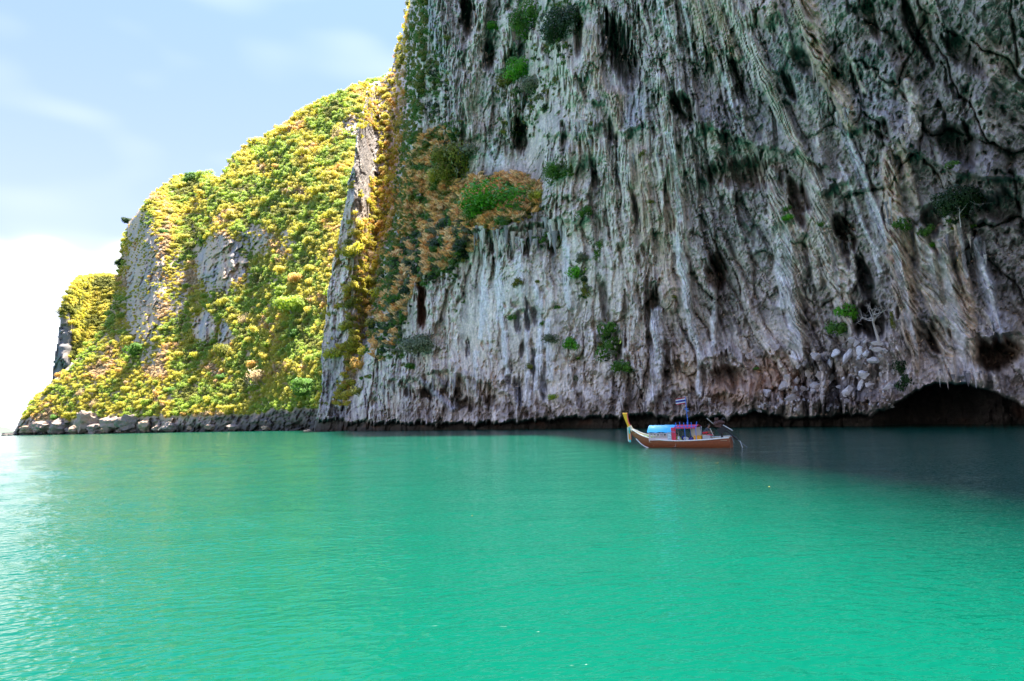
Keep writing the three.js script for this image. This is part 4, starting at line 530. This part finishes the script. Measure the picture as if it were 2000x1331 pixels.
// ---------------------------------------------------------------- the boat: bow towards +x, the viewer on its -z side
const boat = thing('longtail_boat', 'varnished wooden longtail boat with blue tarpaulin roof and yellow prow', 'boat');
boat.scale.setScalar(0.965); boat.position.set(13.75, 0, -58.3); boat.rotation.order = 'YXZ'; boat.rotation.set(-0.085, Math.PI * 150 / 180, 0);
const V3 = (x, y, z) => new THREE.Vector3(x, y, z);
const bt = table([0, 0.15, 0.4, 0.6, 0.75, 0.87, 0.95, 1], [0.55, 0.8, 0.95, 0.95, 0.78, 0.48, 0.2, 0.05]);
const gt = table([0, 0.2, 0.4, 0.56, 0.7, 0.85, 0.93, 0.98, 1], [0.86, 0.72, 0.66, 0.66, 0.76, 1.02, 1.32, 1.62, 1.85]);
const kt = table([0, 0.6, 0.75, 0.83, 0.9, 0.96, 1], [-0.3, -0.3, -0.22, -0.08, 0.22, 0.85, 1.6]);
const xt = (t) => -4.6 + 8.8 * t;
const smooth = (f, t) => { let s = 0; for (let i = -3; i <= 3; i++) s += f(clamp(t + i * 0.025)); return s / 7; };
function shell(inset, floor, t0 = 0, t1 = 1) {
  const pos = [], idx = [], uv = [], n = 60, m = 11;
  for (let i = 0; i <= n; i++) for (let j = 0; j <= m; j++) { const t = lerp(t0, t1, i / n), s = j / m * 2 - 1, a = Math.abs(s), q = 1 - a, b = Math.max(0.02, smooth(bt, t) - inset), g = smooth(gt, t), k = Math.max(smooth(kt, t) + inset, floor); const y = g + (Math.min(k, g) - g) * Math.min(1, q * 1.25) ** 0.85; pos.push(xt(t), y, Math.sign(s) * b * (1 - (1 - a) ** 2.4)); uv.push(t * 4, a); }
  for (let i = 0; i < n; i++) for (let j = 0; j < m; j++) { const a = i * (m + 1) + j; idx.push(a, a + 1, a + m + 2, a, a + m + 2, a + m + 1); }
  const g = geoOf(pos, idx); g.setAttribute('uv', new THREE.Float32BufferAttribute(uv, 2)); return g;
}
const tube = (pts, r, seg = 24, rad = 6) => new THREE.TubeGeometry(new THREE.CatmullRomCurve3(pts.map((p) => V3(...p))), seg, r, rad, false);
const box = (w, h, d, x, y, z, ry = 0, rz = 0, rx = 0) => { const g = new THREE.BoxGeometry(w, h, d, 1, 1, 1); g.rotateX(rx); g.rotateZ(rz); g.rotateY(ry); g.translate(x, y, z); return g; };
const rod = (a, b, r, r2 = r) => { const o = { pos: [], idx: [] }; stick(V3(...a), V3(...b), r, r2, o, 8); return geoOf(o.pos, o.idx); };
const woodTex = noiseTex(256, (u, v) => { const g = tileNoise(u, v * 1, 10, 4), l = tileNoise(u * 0.3, v, 40, 2), seam = Math.abs((v * 7) % 1 - 0.5) > 0.46 ? 0.6 : 1; const k = (0.78 + 0.35 * g + 0.3 * l) * seam; return [k, k * 0.97, k * 0.92]; });
const hullMat = new THREE.MeshPhysicalMaterial({ color: lin(0.42, 0.115, 0.04), map: woodTex, roughness: 0.45, clearcoat: 0.4, clearcoatRoughness: 0.3, side: THREE.DoubleSide });
const cream = mat(0.92, 0.8, 0.5, 0.6, { side: THREE.DoubleSide }), creamRail = mat(0.93, 0.9, 0.78, 0.5), plankMat = mat(0.45, 0.3, 0.18, 0.8), blue = mat(0.06, 0.52, 0.88, 0.5, { side: THREE.DoubleSide }), bluePaint = mat(0.04, 0.2, 0.8, 0.5), red = mat(0.85, 0.07, 0.12, 0.6, { side: THREE.DoubleSide }), dark = mat(0.02, 0.018, 0.018, 0.6), rustM = mat(0.09, 0.035, 0.025, 0.6), metal = mat(0.2, 0.2, 0.2, 0.5, { metalness: 0.5 }), beige = mat(0.75, 0.7, 0.6, 0.8), lilac = mat(0.8, 0.62, 0.62, 0.7), white = mat(0.92, 0.92, 0.9, 0.6);
part('hull', shell(0, -1), hullMat, boat); part('inner_planking', shell(0.05, 0.2), cream, boat);
for (const s of [-1, 1]) { const pts = []; for (let i = 0; i <= 20; i++) { const t = i / 20; pts.push([xt(t), smooth(gt, t) + 0.03, s * (smooth(bt, t) + 0.01)]); } part('gunwale', tube(pts, 0.055, 60), creamRail, boat); const low = []; for (let i = 0; i <= 8; i++) { const t = lerp(0.72, 0.94, i / 8), q = 0.72; low.push([xt(t), smooth(gt, t) + (smooth(kt, t) - smooth(gt, t)) * Math.min(1, q * 1.25) ** 0.85, s * (smooth(bt, t) * (1 - q ** 2.4) + 0.02)]); } part('rubbing_strake', tube(low, 0.05, 24), white, boat); }
part('transom', box(0.06, 0.9, 1.0, -4.62, 0.42, 0), hullMat, boat);
for (let i = 0; i < 9; i++) part('deck_plank', box(0.46, 0.04, 2 * smooth(bt, 0.12 + i * 0.075) - 0.25, xt(0.12 + i * 0.075) , 0.24 + (i % 2) * 0.006, 0), plankMat, boat);
part('stern_deck', box(2.2, 0.05, 1.35, -3.35, 0.66, 0), plankMat, boat); part('bow_deck', box(0.9, 0.04, 0.5, 3.3, 1.12, 0, 0, 0.35), cream, boat);
for (const x of [0.6, 1.4, 2.2]) part('thwart', box(0.25, 0.04, 1.5, x, 0.55, 0), plankMat, boat);
{ // the tall prow, broader at its head, with red edging and a wrapped foot
  const s = new THREE.Shape(); [[4.06, 1.5], [4.22, 1.9], [4.38, 2.35], [4.42, 3.1], [4.82, 3.12], [4.66, 2.6], [4.48, 2.1], [4.36, 1.6]].forEach(([x, y], i) => i ? s.lineTo(x, y) : s.moveTo(x, y)); s.closePath();
  const g = new THREE.ExtrudeGeometry(s, { depth: 0.12, bevelEnabled: true, bevelSize: 0.02, bevelThickness: 0.02, bevelSegments: 2 }); g.translate(0, 0, -0.06); const prow = part('prow', g, mat(0.95, 0.5, 0.02, 0.55), boat);
  part('red_edging', tube([[4.1, 1.85, -0.07], [4.27, 2.25, -0.08], [4.34, 2.6, -0.08], [4.38, 3.08, -0.08]], 0.035), red, prow); part('prow_foot', tube([[4.0, 1.45, 0], [4.16, 1.72, 0], [4.26, 1.95, 0]], 0.17), cream, prow);
  const rib = (x, z, c, l, k) => { const g2 = new THREE.PlaneGeometry(0.13, l, 2, 10), p = g2.attributes.position; for (let i = 0; i < p.count; i++) { const y = p.getY(i); p.setZ(i, 0.05 * Math.sin(y * 5 + k)); p.setX(i, p.getX(i) * (1 + 0.4 * (0.5 - y / l)) + 0.03 * Math.sin(y * 3 + k)); } g2.translate(x, 1.85 - l / 2, z); g2.computeVertexNormals(); part('ribbon', g2, c, prow); };
  const cl = (r, gg, b) => mat(r, gg, b, 0.8, { side: THREE.DoubleSide }); rib(4.28, -0.2, cl(0.85, 0.35, 0.05), 1.25, 0); rib(4.36, -0.17, cl(0.85, 0.8, 0.75), 1.3, 1); rib(4.22, -0.22, cl(0.1, 0.6, 0.55), 1.35, 2); rib(4.32, 0.2, cl(0.8, 0.15, 0.1), 1.2, 3);
}
{ // roof
  const arch = (x0, x1, half, y0, rise, n = 18, sag = 0) => { const pos = [], idx = [], m = 12; for (let i = 0; i <= n; i++) for (let j = 0; j <= m; j++) { const x = lerp(x0, x1, i / n), s = j / m * 2 - 1; pos.push(x, y0 + rise * (1 - Math.abs(s) ** 2.2) + sag * (0.5 * n2(x * 3, s * 2.5) + 0.4 * Math.abs(s) * Math.sin(x * 7)), s * half + sag * 0.4 * n2(x * 4, 5 + s)); } for (let i = 0; i < n; i++) for (let j = 0; j < m; j++) { const a = i * (m + 1) + j; idx.push(a, a + 1, a + m + 2, a, a + m + 2, a + m + 1); } return geoOf(pos, idx); };
  part('tarpaulin_roof', arch(2.35, -0.15, 0.92, 1.42, 0.55, 40, 0.05), blue, boat);
  part('rear_roof', arch(-0.05, -2.0, 0.85, 1.72, 0.24), red, boat);
  for (const x of [2.2, 1.1, 0.1, -1.0, -1.95]) for (const s of [-1, 1]) part('roof_post', rod([x, 0.62, s * 0.84], [x, x > 0 ? 1.5 : 1.8, s * 0.84], 0.025), x > 0 ? lilac : bluePaint, boat);
  const curtain = new THREE.PlaneGeometry(0.42, 1.1, 12, 4); { const p = curtain.attributes.position; for (let i = 0; i < p.count; i++) p.setZ(i, 0.04 * Math.sin(p.getX(i) * 40)); curtain.translate(-0.02, 1.28, -0.9); curtain.computeVertexNormals(); } part('red_curtain', curtain, red, boat);
  part('side_board', box(1.9, 0.24, 0.03, 1.3, 0.84, -0.86), lilac, boat); part('side_board', box(1.9, 0.24, 0.03, 1.3, 0.84, 0.86), lilac, boat); part('side_rail', box(2.1, 0.06, 0.04, 1.25, 1.3, -0.87), lilac, boat);
  for (let i = 0; i < 6; i++) part('side_slat', box(0.09, 0.4, 0.02, 0.62 + i * 0.3, 1.1, -0.872), lilac, boat);
  // name board with its two letters
  const cv = document.createElement('canvas'); cv.width = 64; cv.height = 160; const c = cv.getContext('2d'); c.fillStyle = '#b9c3cc'; c.fillRect(0, 0, 64, 160); c.fillStyle = '#f6f8fa'; c.font = 'bold 66px sans-serif'; c.textAlign = 'center'; c.save(); c.translate(32, 80); c.rotate(-Math.PI / 2); c.fillText('TU', 0, 24); c.restore();
  const tex = new THREE.CanvasTexture(cv); tex.colorSpace = THREE.SRGBColorSpace; const board = new THREE.PlaneGeometry(0.34, 0.74); board.rotateY(Math.PI); board.translate(0.36, 1.08, -0.9); part('name_board', board, new THREE.MeshStandardMaterial({ map: tex, roughness: 0.6, side: THREE.DoubleSide }), boat);
  [-0.25, -0.6, -0.95, -1.25, -1.6, -1.95].forEach((x, i) => part('roof_peg', rod([x, 1.75, -0.82], [x - (i === 5 ? 0.14 : 0), 2.24 + (i % 2) * 0.05, -0.82], 0.035), bluePaint, boat)); part('roof_rail', rod([-0.1, 1.9, -0.86], [-2.0, 1.9, -0.86], 0.025), bluePaint, boat);
  part('windscreen', box(0.85, 0.9, 0.04, -1.55, 1.2, 0.6, 0, -0.12), beige, boat); part('windscreen_frame', rod([-1.95, 0.75, 0.62], [-2.05, 1.75, 0.62], 0.03), white, boat);
  const pole = part('flagpole', rod([-1.12, 1.8, -0.1], [-1.05, 4.4, -0.1], 0.035, 0.02), bluePaint, boat);
  for (const [y, a] of [[3.25, 0], [3.35, 1.1], [3.2, 2.2]]) part('pole_streamer', box(0.5, 0.05, 0.03, -1.08, y, -0.1, a, 0.5 - a * 0.4), mat(0.15, 0.3, 0.6, 0.7), pole);
  const fl = [[0.55, 0.03, 0.06], [0.85, 0.85, 0.85], [0.04, 0.05, 0.3], [0.04, 0.05, 0.3], [0.85, 0.85, 0.85], [0.55, 0.03, 0.06]], pos = [], col = [], idx = [];
  fl.forEach((q, k) => { for (let i = 0; i < 14; i++) { const b = pos.length / 3; for (const [u, v] of [[i, k], [i + 1, k], [i + 1, k + 1], [i, k + 1]]) { const x = u / 14 * 0.86; pos.push(-1.04 + x, 4.34 - v * 0.088 - 0.10 * u / 14, -0.1 + 0.07 * Math.sin(x * 8)); col.push(...q); } idx.push(b, b + 1, b + 2, b, b + 2, b + 3); } });
  part('flag', geoOf(pos, idx, col), new THREE.MeshPhysicalMaterial({ vertexColors: true, side: THREE.DoubleSide, roughness: 0.9, transmission: 0.25, thickness: 0 }), pole, 'red, white and blue striped flag');
}
{ // engine on its pivot with tiller and long shaft
  const e = new THREE.Group(); e.name = 'engine'; boat.add(e);
  part('pivot_post', rod([-3.95, 0.6, 0], [-3.8, 1.75, 0], 0.1, 0.08), dark, e);
  const g = stoneGeo(702, 3, 0.5); g.scale(0.5, 0.36, 0.3); g.translate(-3.75, 2.05, 0); part('engine_block', mergeGeometries([g, box(0.55, 0.4, 0.36, -3.7, 1.92, 0, 0, 0.2)].map((q) => { const w = q.index ? q.toNonIndexed() : q; w.deleteAttribute('uv'); return w; })), rustM, e);
  part('air_filter', new THREE.CylinderGeometry(0.16, 0.16, 0.22, 14).translate(-3.55, 2.4, 0), rustM, e); part('exhaust', tube([[-3.9, 2.2, 0.1], [-4.1, 2.45, 0.1], [-4.25, 2.35, 0.1]], 0.05), dark, e);
  part('propeller_shaft', rod([-3.7, 1.85, 0], [-6.05, -0.15, 0], 0.05, 0.035), metal, e); part('shaft_tube', rod([-3.9, 1.75, 0], [-5.2, 0.62, 0], 0.075), dark, e);
  part('tiller', rod([-3.3, 1.95, 0], [-2.75, 2.5, -0.05], 0.035), mat(0.45, 0.4, 0.32), e); part('control_arm', rod([-3.0, 1.65, -0.2], [-3.25, 1.0, -0.25], 0.04), mat(0.6, 0.52, 0.38), e);
  part('steering_pole', rod([-4.1, 1.9, -0.15], [-4.85, 1.42, -0.15], 0.04), mat(0.6, 0.58, 0.52), e); part('brace', rod([-4.5, 1.25, 0], [-4.9, 0.35, -0.1], 0.03), metal, e);
  part('skeg', rod([-5.35, 0.55, 0], [-5.55, -0.1, -0.05], 0.035), mat(0.5, 0.5, 0.48), e); part('engine_hood', box(0.7, 0.5, 0.5, -3.95, 1.45, 0, 0, -0.5), dark, e);
}
// -------- what lies in the boat, and who sits in it
const inBoat = (o, x, y, z, ry = 0) => { o.rotation.order = 'YXZ'; o.position.copy(V3(x, y, z).applyMatrix4(boat.matrixWorld)); o.rotation.y = boat.rotation.y + ry; return o; };
boat.updateMatrixWorld(true);
{
  const crate = inBoat(thing('crate', 'yellow plastic crate on the near side of the boat, in front of the seated man', 'crate'), -2.0, 0.7, -0.5); const ym = mat(0.85, 0.38, 0.02, 0.5);
  part('base', box(0.62, 0.03, 0.4, 0, 0.02, 0), ym, crate); for (const s of [-1, 1]) { part('side_panel', box(0.62, 0.28, 0.025, 0, 0.17, s * 0.2), ym, crate); part('end_panel', box(0.025, 0.28, 0.37, s * 0.3, 0.17, 0), ym, crate); } part('rim', mergeGeometries([box(0.66, 0.035, 0.04, 0, 0.315, 0.2), box(0.66, 0.035, 0.04, 0, 0.315, -0.2)]), ym, crate); part('lid', box(0.5, 0.05, 0.34, 0, 0.34, 0, 0, 0.05), ym, crate);
  const cool = inBoat(thing('cool_box', 'grey white box right of the yellow crate at the stern', 'box'), -2.75, 0.69, -0.48); part('body', box(0.6, 0.3, 0.42, 0, 0.15, 0), mat(0.5, 0.45, 0.42), cool); part('lid', box(0.64, 0.06, 0.46, 0, 0.335, 0), mat(0.62, 0.58, 0.55), cool);
  const tray = inBoat(thing('tray', 'flat blue tray at the stern in front of the engine', 'tray'), -3.5, 0.69, -0.5); part('base', box(0.6, 0.03, 0.35, 0, 0.02, 0), mat(0.25, 0.4, 0.55), tray); part('rim', mergeGeometries([box(0.62, 0.08, 0.03, 0, 0.07, 0.17), box(0.62, 0.08, 0.03, 0, 0.07, -0.17), box(0.03, 0.08, 0.31, 0.3, 0.07, 0), box(0.03, 0.08, 0.31, -0.3, 0.07, 0)]), mat(0.3, 0.48, 0.62), tray);
  const lump = (name, label, cat, x, y, z, sx, sy, sz, m, strapM) => { const t = inBoat(thing(name, label, cat), x, y, z), g = stoneGeo(name.length * 3 + Math.floor(x * 10), 3, 0.5); g.scale(sx, sy, sz); g.translate(0, sy * 0.8, 0); part('body', g, m, t); if (strapM) part('strap', new THREE.TorusGeometry(sx * 0.8, 0.03, 6, 18).translate(0, sy * 0.9, 0), strapM, t); };
  lump('bag', 'white and dark bag in the middle of the boat, right of the red curtain', 'bag', -0.95, 0.55, -0.35, 0.27, 0.24, 0.24, mat(0.7, 0.66, 0.6), dark); lump('bag', 'blue bag beside the passenger in the yellow green vest', 'bag', -0.66, 0.6, -0.2, 0.22, 0.26, 0.2, mat(0.03, 0.06, 0.3), dark); lump('bag', 'purple bag just left of the yellow crate', 'bag', -1.4, 0.52, -0.45, 0.28, 0.2, 0.2, mat(0.08, 0.05, 0.28), dark);
  lump('fishing_net', 'heap of pale green netting in the bow', 'net', 2.75, 0.75, -0.1, 0.62, 0.2, 0.34, mat(0.36, 0.5, 0.24, 0.95)); lump('rope_coil', 'dark coil of rope on the near side under the tarpaulin edge', 'rope', 2.4, 0.78, -0.5, 0.16, 0.12, 0.14, mat(0.12, 0.05, 0.04)); 
  const cloth = inBoat(thing('red_cloth', 'folded red cloth on the grey box beside the seated man', 'cloth'), -2.98, 1.06, -0.4), cg = new THREE.PlaneGeometry(0.5, 0.4, 12, 10); cg.rotateX(-Math.PI / 2); { const p = cg.attributes.position; for (let i = 0; i < p.count; i++) p.setY(i, 0.04 + 0.05 * n2(p.getX(i) * 7, p.getZ(i) * 7) - 0.25 * Math.max(0, Math.abs(p.getX(i)) - 0.18)); cg.computeVertexNormals(); } part('cloth', cg, red, cloth); part('fold', box(0.3, 0.05, 0.2, 0.02, 0.06, 0.02), red, cloth);
}
// signed distance bodies
function nets(f, lo, hi, c) {
  const nx = Math.ceil((hi[0] - lo[0]) / c) + 1, ny = Math.ceil((hi[1] - lo[1]) / c) + 1, nz = Math.ceil((hi[2] - lo[2]) / c) + 1, S = new Float32Array(nx * ny * nz), id = new Int32Array(nx * ny * nz).fill(-1), pos = [], idx = [], at3 = (i, j, k) => (k * ny + j) * nx + i;
  for (let k = 0; k < nz; k++) for (let j = 0; j < ny; j++) for (let i = 0; i < nx; i++) S[at3(i, j, k)] = f(lo[0] + i * c, lo[1] + j * c, lo[2] + k * c);
  for (let k = 0; k + 1 < nz; k++) for (let j = 0; j + 1 < ny; j++) for (let i = 0; i + 1 < nx; i++) {
    let n = 0, x = 0, y = 0, z = 0; const s = (a, b, d) => S[at3(i + a, j + b, k + d)];
    for (let e = 0; e < 12; e++) { const ax = e >> 2, u = e & 1, v = (e >> 1) & 1, a = ax === 0 ? [0, u, v] : ax === 1 ? [u, 0, v] : [u, v, 0], b = a.slice(); b[ax] = 1; const p = s(...a), q = s(...b); if ((p < 0) !== (q < 0)) { const t = p / (p - q); n++; x += a[0] + (b[0] - a[0]) * t; y += a[1] + (b[1] - a[1]) * t; z += a[2] + (b[2] - a[2]) * t; } }
    if (n) { id[at3(i, j, k)] = pos.length / 3; pos.push(lo[0] + (i + x / n) * c, lo[1] + (j + y / n) * c, lo[2] + (k + z / n) * c); }
  }
  const quad = (a, b, d, e, flip) => { if (a < 0 || b < 0 || d < 0 || e < 0) return; flip ? idx.push(a, d, b, a, e, d) : idx.push(a, b, d, a, d, e); };
  for (let k = 1; k + 1 < nz; k++) for (let j = 1; j + 1 < ny; j++) for (let i = 1; i + 1 < nx; i++) { const s = S[at3(i, j, k)] < 0;
    if (s !== S[at3(i + 1, j, k)] < 0) quad(id[at3(i, j - 1, k - 1)], id[at3(i, j, k - 1)], id[at3(i, j, k)], id[at3(i, j - 1, k)], !s);
    if (s !== S[at3(i, j + 1, k)] < 0) quad(id[at3(i - 1, j, k - 1)], id[at3(i - 1, j, k)], id[at3(i, j, k)], id[at3(i, j, k - 1)], !s);
    if (s !== S[at3(i, j, k + 1)] < 0) quad(id[at3(i - 1, j - 1, k)], id[at3(i, j - 1, k)], id[at3(i, j, k)], id[at3(i - 1, j, k)], !s); }
  return geoOf(pos, idx);
}
const cap = (x, y, z, [ax, ay, az, ar], [bx, by, bz, br]) => { const dx = bx - ax, dy = by - ay, dz = bz - az, t = clamp(((x - ax) * dx + (y - ay) * dy + (z - az) * dz) / (dx * dx + dy * dy + dz * dz)); return Math.hypot(x - ax - dx * t, y - ay - dy * t, z - az - dz * t) - lerp(ar, br, t); };
const union = (caps, kk) => (x, y, z) => { let s = 9; for (const [a, b] of caps) { const d = cap(x, y, z, a, b), h = clamp(0.5 + 0.5 * (s - d) / kk); s = lerp(s, d, h) - kk * h * (1 - h); } return s; };
function person(label, x, y, z, ry, bend, shirtM, pantsM, vest) {   // seated, facing +x of its own axes, hips at the origin
  const t = inBoat(thing('person', label, 'person'), x, y, z, ry), skin = mat(0.3, 0.15, 0.09, 0.6), hair = mat(0.015, 0.012, 0.01, 0.7);
  const ch = [0.1 + bend * 0.22, 0.42 - bend * 0.08, 0], nk = [ch[0] + 0.05 + bend * 0.05, ch[1] + 0.13, 0], hd = [nk[0] + 0.05, nk[1] + 0.15, 0], body = [], torso = [], legs = [], hands = [];
  torso.push([[0, 0.08, -0.07, 0.11], [0, 0.08, 0.07, 0.11]], [[0, 0.1, 0, 0.125], [ch[0] * 0.55, ch[1] * 0.55, 0, 0.12]], [[ch[0] * 0.55, ch[1] * 0.55, -0.04, 0.115], [ch[0], ch[1], -0.07, 0.1]], [[ch[0] * 0.55, ch[1] * 0.55, 0.04, 0.115], [ch[0], ch[1], 0.07, 0.1]]);
  body.push(...torso, [[ch[0], ch[1], 0, 0.09], [...nk, 0.052]], [[...nk, 0.052], [hd[0], hd[1] - 0.06, 0, 0.055]]);
  for (const s of [-1, 1]) {
    const sh = [ch[0], ch[1] + 0.06, s * 0.17], el = [ch[0] + 0.14, ch[1] - 0.22, s * 0.22], wr = [ch[0] + 0.36, ch[1] - 0.26, s * 0.12], hip = [0.02, 0.06, s * 0.09], kn = [0.42, 0.1, s * 0.13], an = [0.46, -0.32, s * 0.12];
    body.push([[...sh, 0.055], [...el, 0.042]], [[...el, 0.042], [...wr, 0.027]], [[...hip, 0.095], [...kn, 0.06]], [[...kn, 0.058], [...an, 0.036]], [[...an, 0.036], [0.6, -0.37, s * 0.13, 0.03]]);
    torso.push([[...sh, 0.06], [lerp(sh[0], el[0], 0.6), lerp(sh[1], el[1], 0.6), lerp(sh[2], el[2], 0.6), 0.055]]); legs.push([[...hip, 0.1], [lerp(hip[0], kn[0], 0.75), lerp(hip[1], kn[1], 0.75), lerp(hip[2], kn[2], 0.75), 0.078]], [[0, 0.06, -0.06, 0.115], [0, 0.06, 0.06, 0.115]]);
    const q = [[[...wr, 0.026], [wr[0] + 0.08, wr[1] - 0.01, wr[2], 0.03]]]; for (let f = 0; f < 4; f++) { const zz = wr[2] + (f - 1.5) * 0.021, L = [0.032, 0.037, 0.035, 0.027][f], a = [wr[0] + 0.085, wr[1] - 0.012, zz, 0.0095], b = [a[0] + L, a[1] - 0.012, zz, 0.009], c2 = [b[0] + L * 0.6, b[1] - 0.025, zz, 0.008], d2 = [c2[0] + 0.004, c2[1] - 0.022, zz, 0.0075]; q.push([a, b], [b, c2], [c2, d2]); }
    const ti = -s; q.push([[wr[0] + 0.03, wr[1] - 0.012, wr[2] + ti * 0.028, 0.012], [wr[0] + 0.065, wr[1] - 0.03, wr[2] + ti * 0.052, 0.0105]], [[wr[0] + 0.065, wr[1] - 0.03, wr[2] + ti * 0.052, 0.0105], [wr[0] + 0.095, wr[1] - 0.04, wr[2] + ti * 0.05, 0.009]]);
    hands.push(nets(union(q, 0.006), [wr[0] - 0.04, wr[1] - 0.1, wr[2] - 0.085], [wr[0] + 0.19, wr[1] + 0.05, wr[2] + 0.085], 0.0045));
  }
  const hx = hd[0], hy = hd[1], skull = union([[[hx - 0.02, hy + 0.02, 0, 0.088], [hx + 0.01, hy, 0, 0.082]], [[hx + 0.03, hy - 0.06, 0, 0.052], [hx + 0.05, hy - 0.085, 0, 0.03]], [[hx + 0.09, hy - 0.005, 0, 0.011], [hx + 0.108, hy - 0.035, 0, 0.015]], [[hx - 0.005, hy - 0.02, -0.085, 0.018], [hx - 0.01, hy + 0.01, -0.088, 0.02]], [[hx - 0.005, hy - 0.02, 0.085, 0.018], [hx - 0.01, hy + 0.01, 0.088, 0.02]], [[hx + 0.07, hy - 0.065, -0.018, 0.009], [hx + 0.07, hy - 0.065, 0.018, 0.009]]], 0.014);
  const face = (px, py, pz) => Math.max(skull(px, py, pz), 0.014 - Math.hypot(px - hx - 0.088, py - hy - 0.002, Math.abs(pz) - 0.031));
  const head3 = nets(face, [hx - 0.13, hy - 0.15, -0.13], [hx + 0.15, hy + 0.13, 0.13], 0.006);
  const main = nets(union(body, 0.035), [-0.2, -0.45, -0.36], [0.75, 0.75, 0.36], 0.014);
  part('body', mergeGeometries([main, head3, ...hands]), skin, t);
  part('hair', nets((px, py, pz) => Math.max(skull(px, py, pz) - 0.014, -(py - hy - 0.035 + (px - hx) * -0.9) - 0.0, -(0.2 - (px - hx))), [hx - 0.15, hy - 0.13, -0.13], [hx + 0.13, hy + 0.14, 0.13], 0.008), hair, t);
  for (const s of [-1, 1]) part('eye', new THREE.SphereGeometry(0.011, 8, 6).translate(hx + 0.081, hy + 0.002, s * 0.031), dark, t);
  const ts = union(torso, 0.04); part('shirt', nets((px, py, pz) => Math.max(ts(px, py, pz) - 0.012, 0.05 - py, py - ch[1] - 0.115), [-0.2, 0, -0.34], [0.55, 0.7, 0.34], 0.014), shirtM, t);
  const ls = union(legs, 0.03); part('shorts', nets((px, py, pz) => Math.max(ls(px, py, pz) - 0.013, px - 0.34, py - 0.13), [-0.2, -0.12, -0.3], [0.45, 0.25, 0.3], 0.014), pantsM, t);
  if (vest) part('vest', nets((px, py, pz) => Math.max(ts(px, py, pz) - 0.035, 0.1 - py, py - ch[1] - 0.06, Math.abs(pz) - 0.15), [-0.25, 0, -0.34], [0.55, 0.7, 0.34], 0.016), vest, t);
}
person('person in grey shirt and red shorts sitting hunched at the stern beside the engine', -2.45, 1.2, -0.05, Math.PI, 0.75, mat(0.07, 0.085, 0.1, 0.9), mat(0.6, 0.03, 0.05, 0.9));
{ const s = thing('stern_seat', 'low dark box seat under the man at the stern', 'seat'); inBoat(s, -2.5, 0.69, -0.02); part('body', box(0.5, 0.38, 0.5, 0, 0.19, 0), plankMat, s); part('top', box(0.56, 0.04, 0.56, 0, 0.4, 0), mat(0.3, 0.2, 0.12), s); }
person('person with dark hair in a yellow green vest sitting low beside the red curtain', -0.42, 0.5, -0.5, 0.7, 0.3, mat(0.75, 0.75, 0.75, 0.9), mat(0.04, 0.05, 0.12, 0.9), mat(0.45, 0.75, 0.03, 0.7));
{ // yellow leaves adrift
  const g = new THREE.BufferGeometry(), s = new THREE.Shape(); s.moveTo(-0.5, 0); s.quadraticCurveTo(0, 0.34, 0.5, 0); s.quadraticCurveTo(0, -0.34, -0.5, 0); const lg = new THREE.ExtrudeGeometry(s, { depth: 0.01, bevelEnabled: false, curveSegments: 6 }); lg.rotateX(-Math.PI / 2); const p = lg.attributes.position; for (let i = 0; i < p.count; i++) p.setY(i, p.getY(i) + 0.25 * p.getX(i) ** 2 + 0.3 * p.getZ(i) ** 2); lg.computeVertexNormals();
  const m = [mat(0.7, 0.36, 0.03, 0.7), mat(0.75, 0.5, 0.05, 0.7)], d0 = (px, py) => { const [X, Y] = sv(px, py); return -EYE * F / Y; };
  const leafAt = (px, py, size, label, group) => { const d = d0(px, py), q = at(px, py, d), o = thing('fallen_leaf', label, 'leaf', group); o.position.set(q.x, 0.03 + swell(q.x, q.z) * sst(220, 60, d), q.z); o.rotation.y = px; o.scale.setScalar(size * d / F); part('blade', lg, m[px % 2], o); };
  leafAt(1503, 953, 9, 'yellow leaf drifting alone on the open water right below the boat'); leafAt(1437, 907, 7, 'orange leaf drifting just below the stern of the boat'); leafAt(1401, 906, 7, 'yellow leaf drifting below the yellow crate of the boat'); leafAt(1357, 897, 5, 'small pale leaf drifting close under the hull'); leafAt(1602, 914, 5, 'small orange leaf drifting in the dark water right of the boat'); leafAt(1370, 904, 4, 'tiny leaf drifting between the two under the hull'); leafAt(922, 1009, 5, 'yellow leaf adrift far left of the boat in the green water'); leafAt(853, 898, 4, 'orange leaf adrift before the pale wall, left of the boat');
}
shade(scene);
renderer.render(scene, camera);
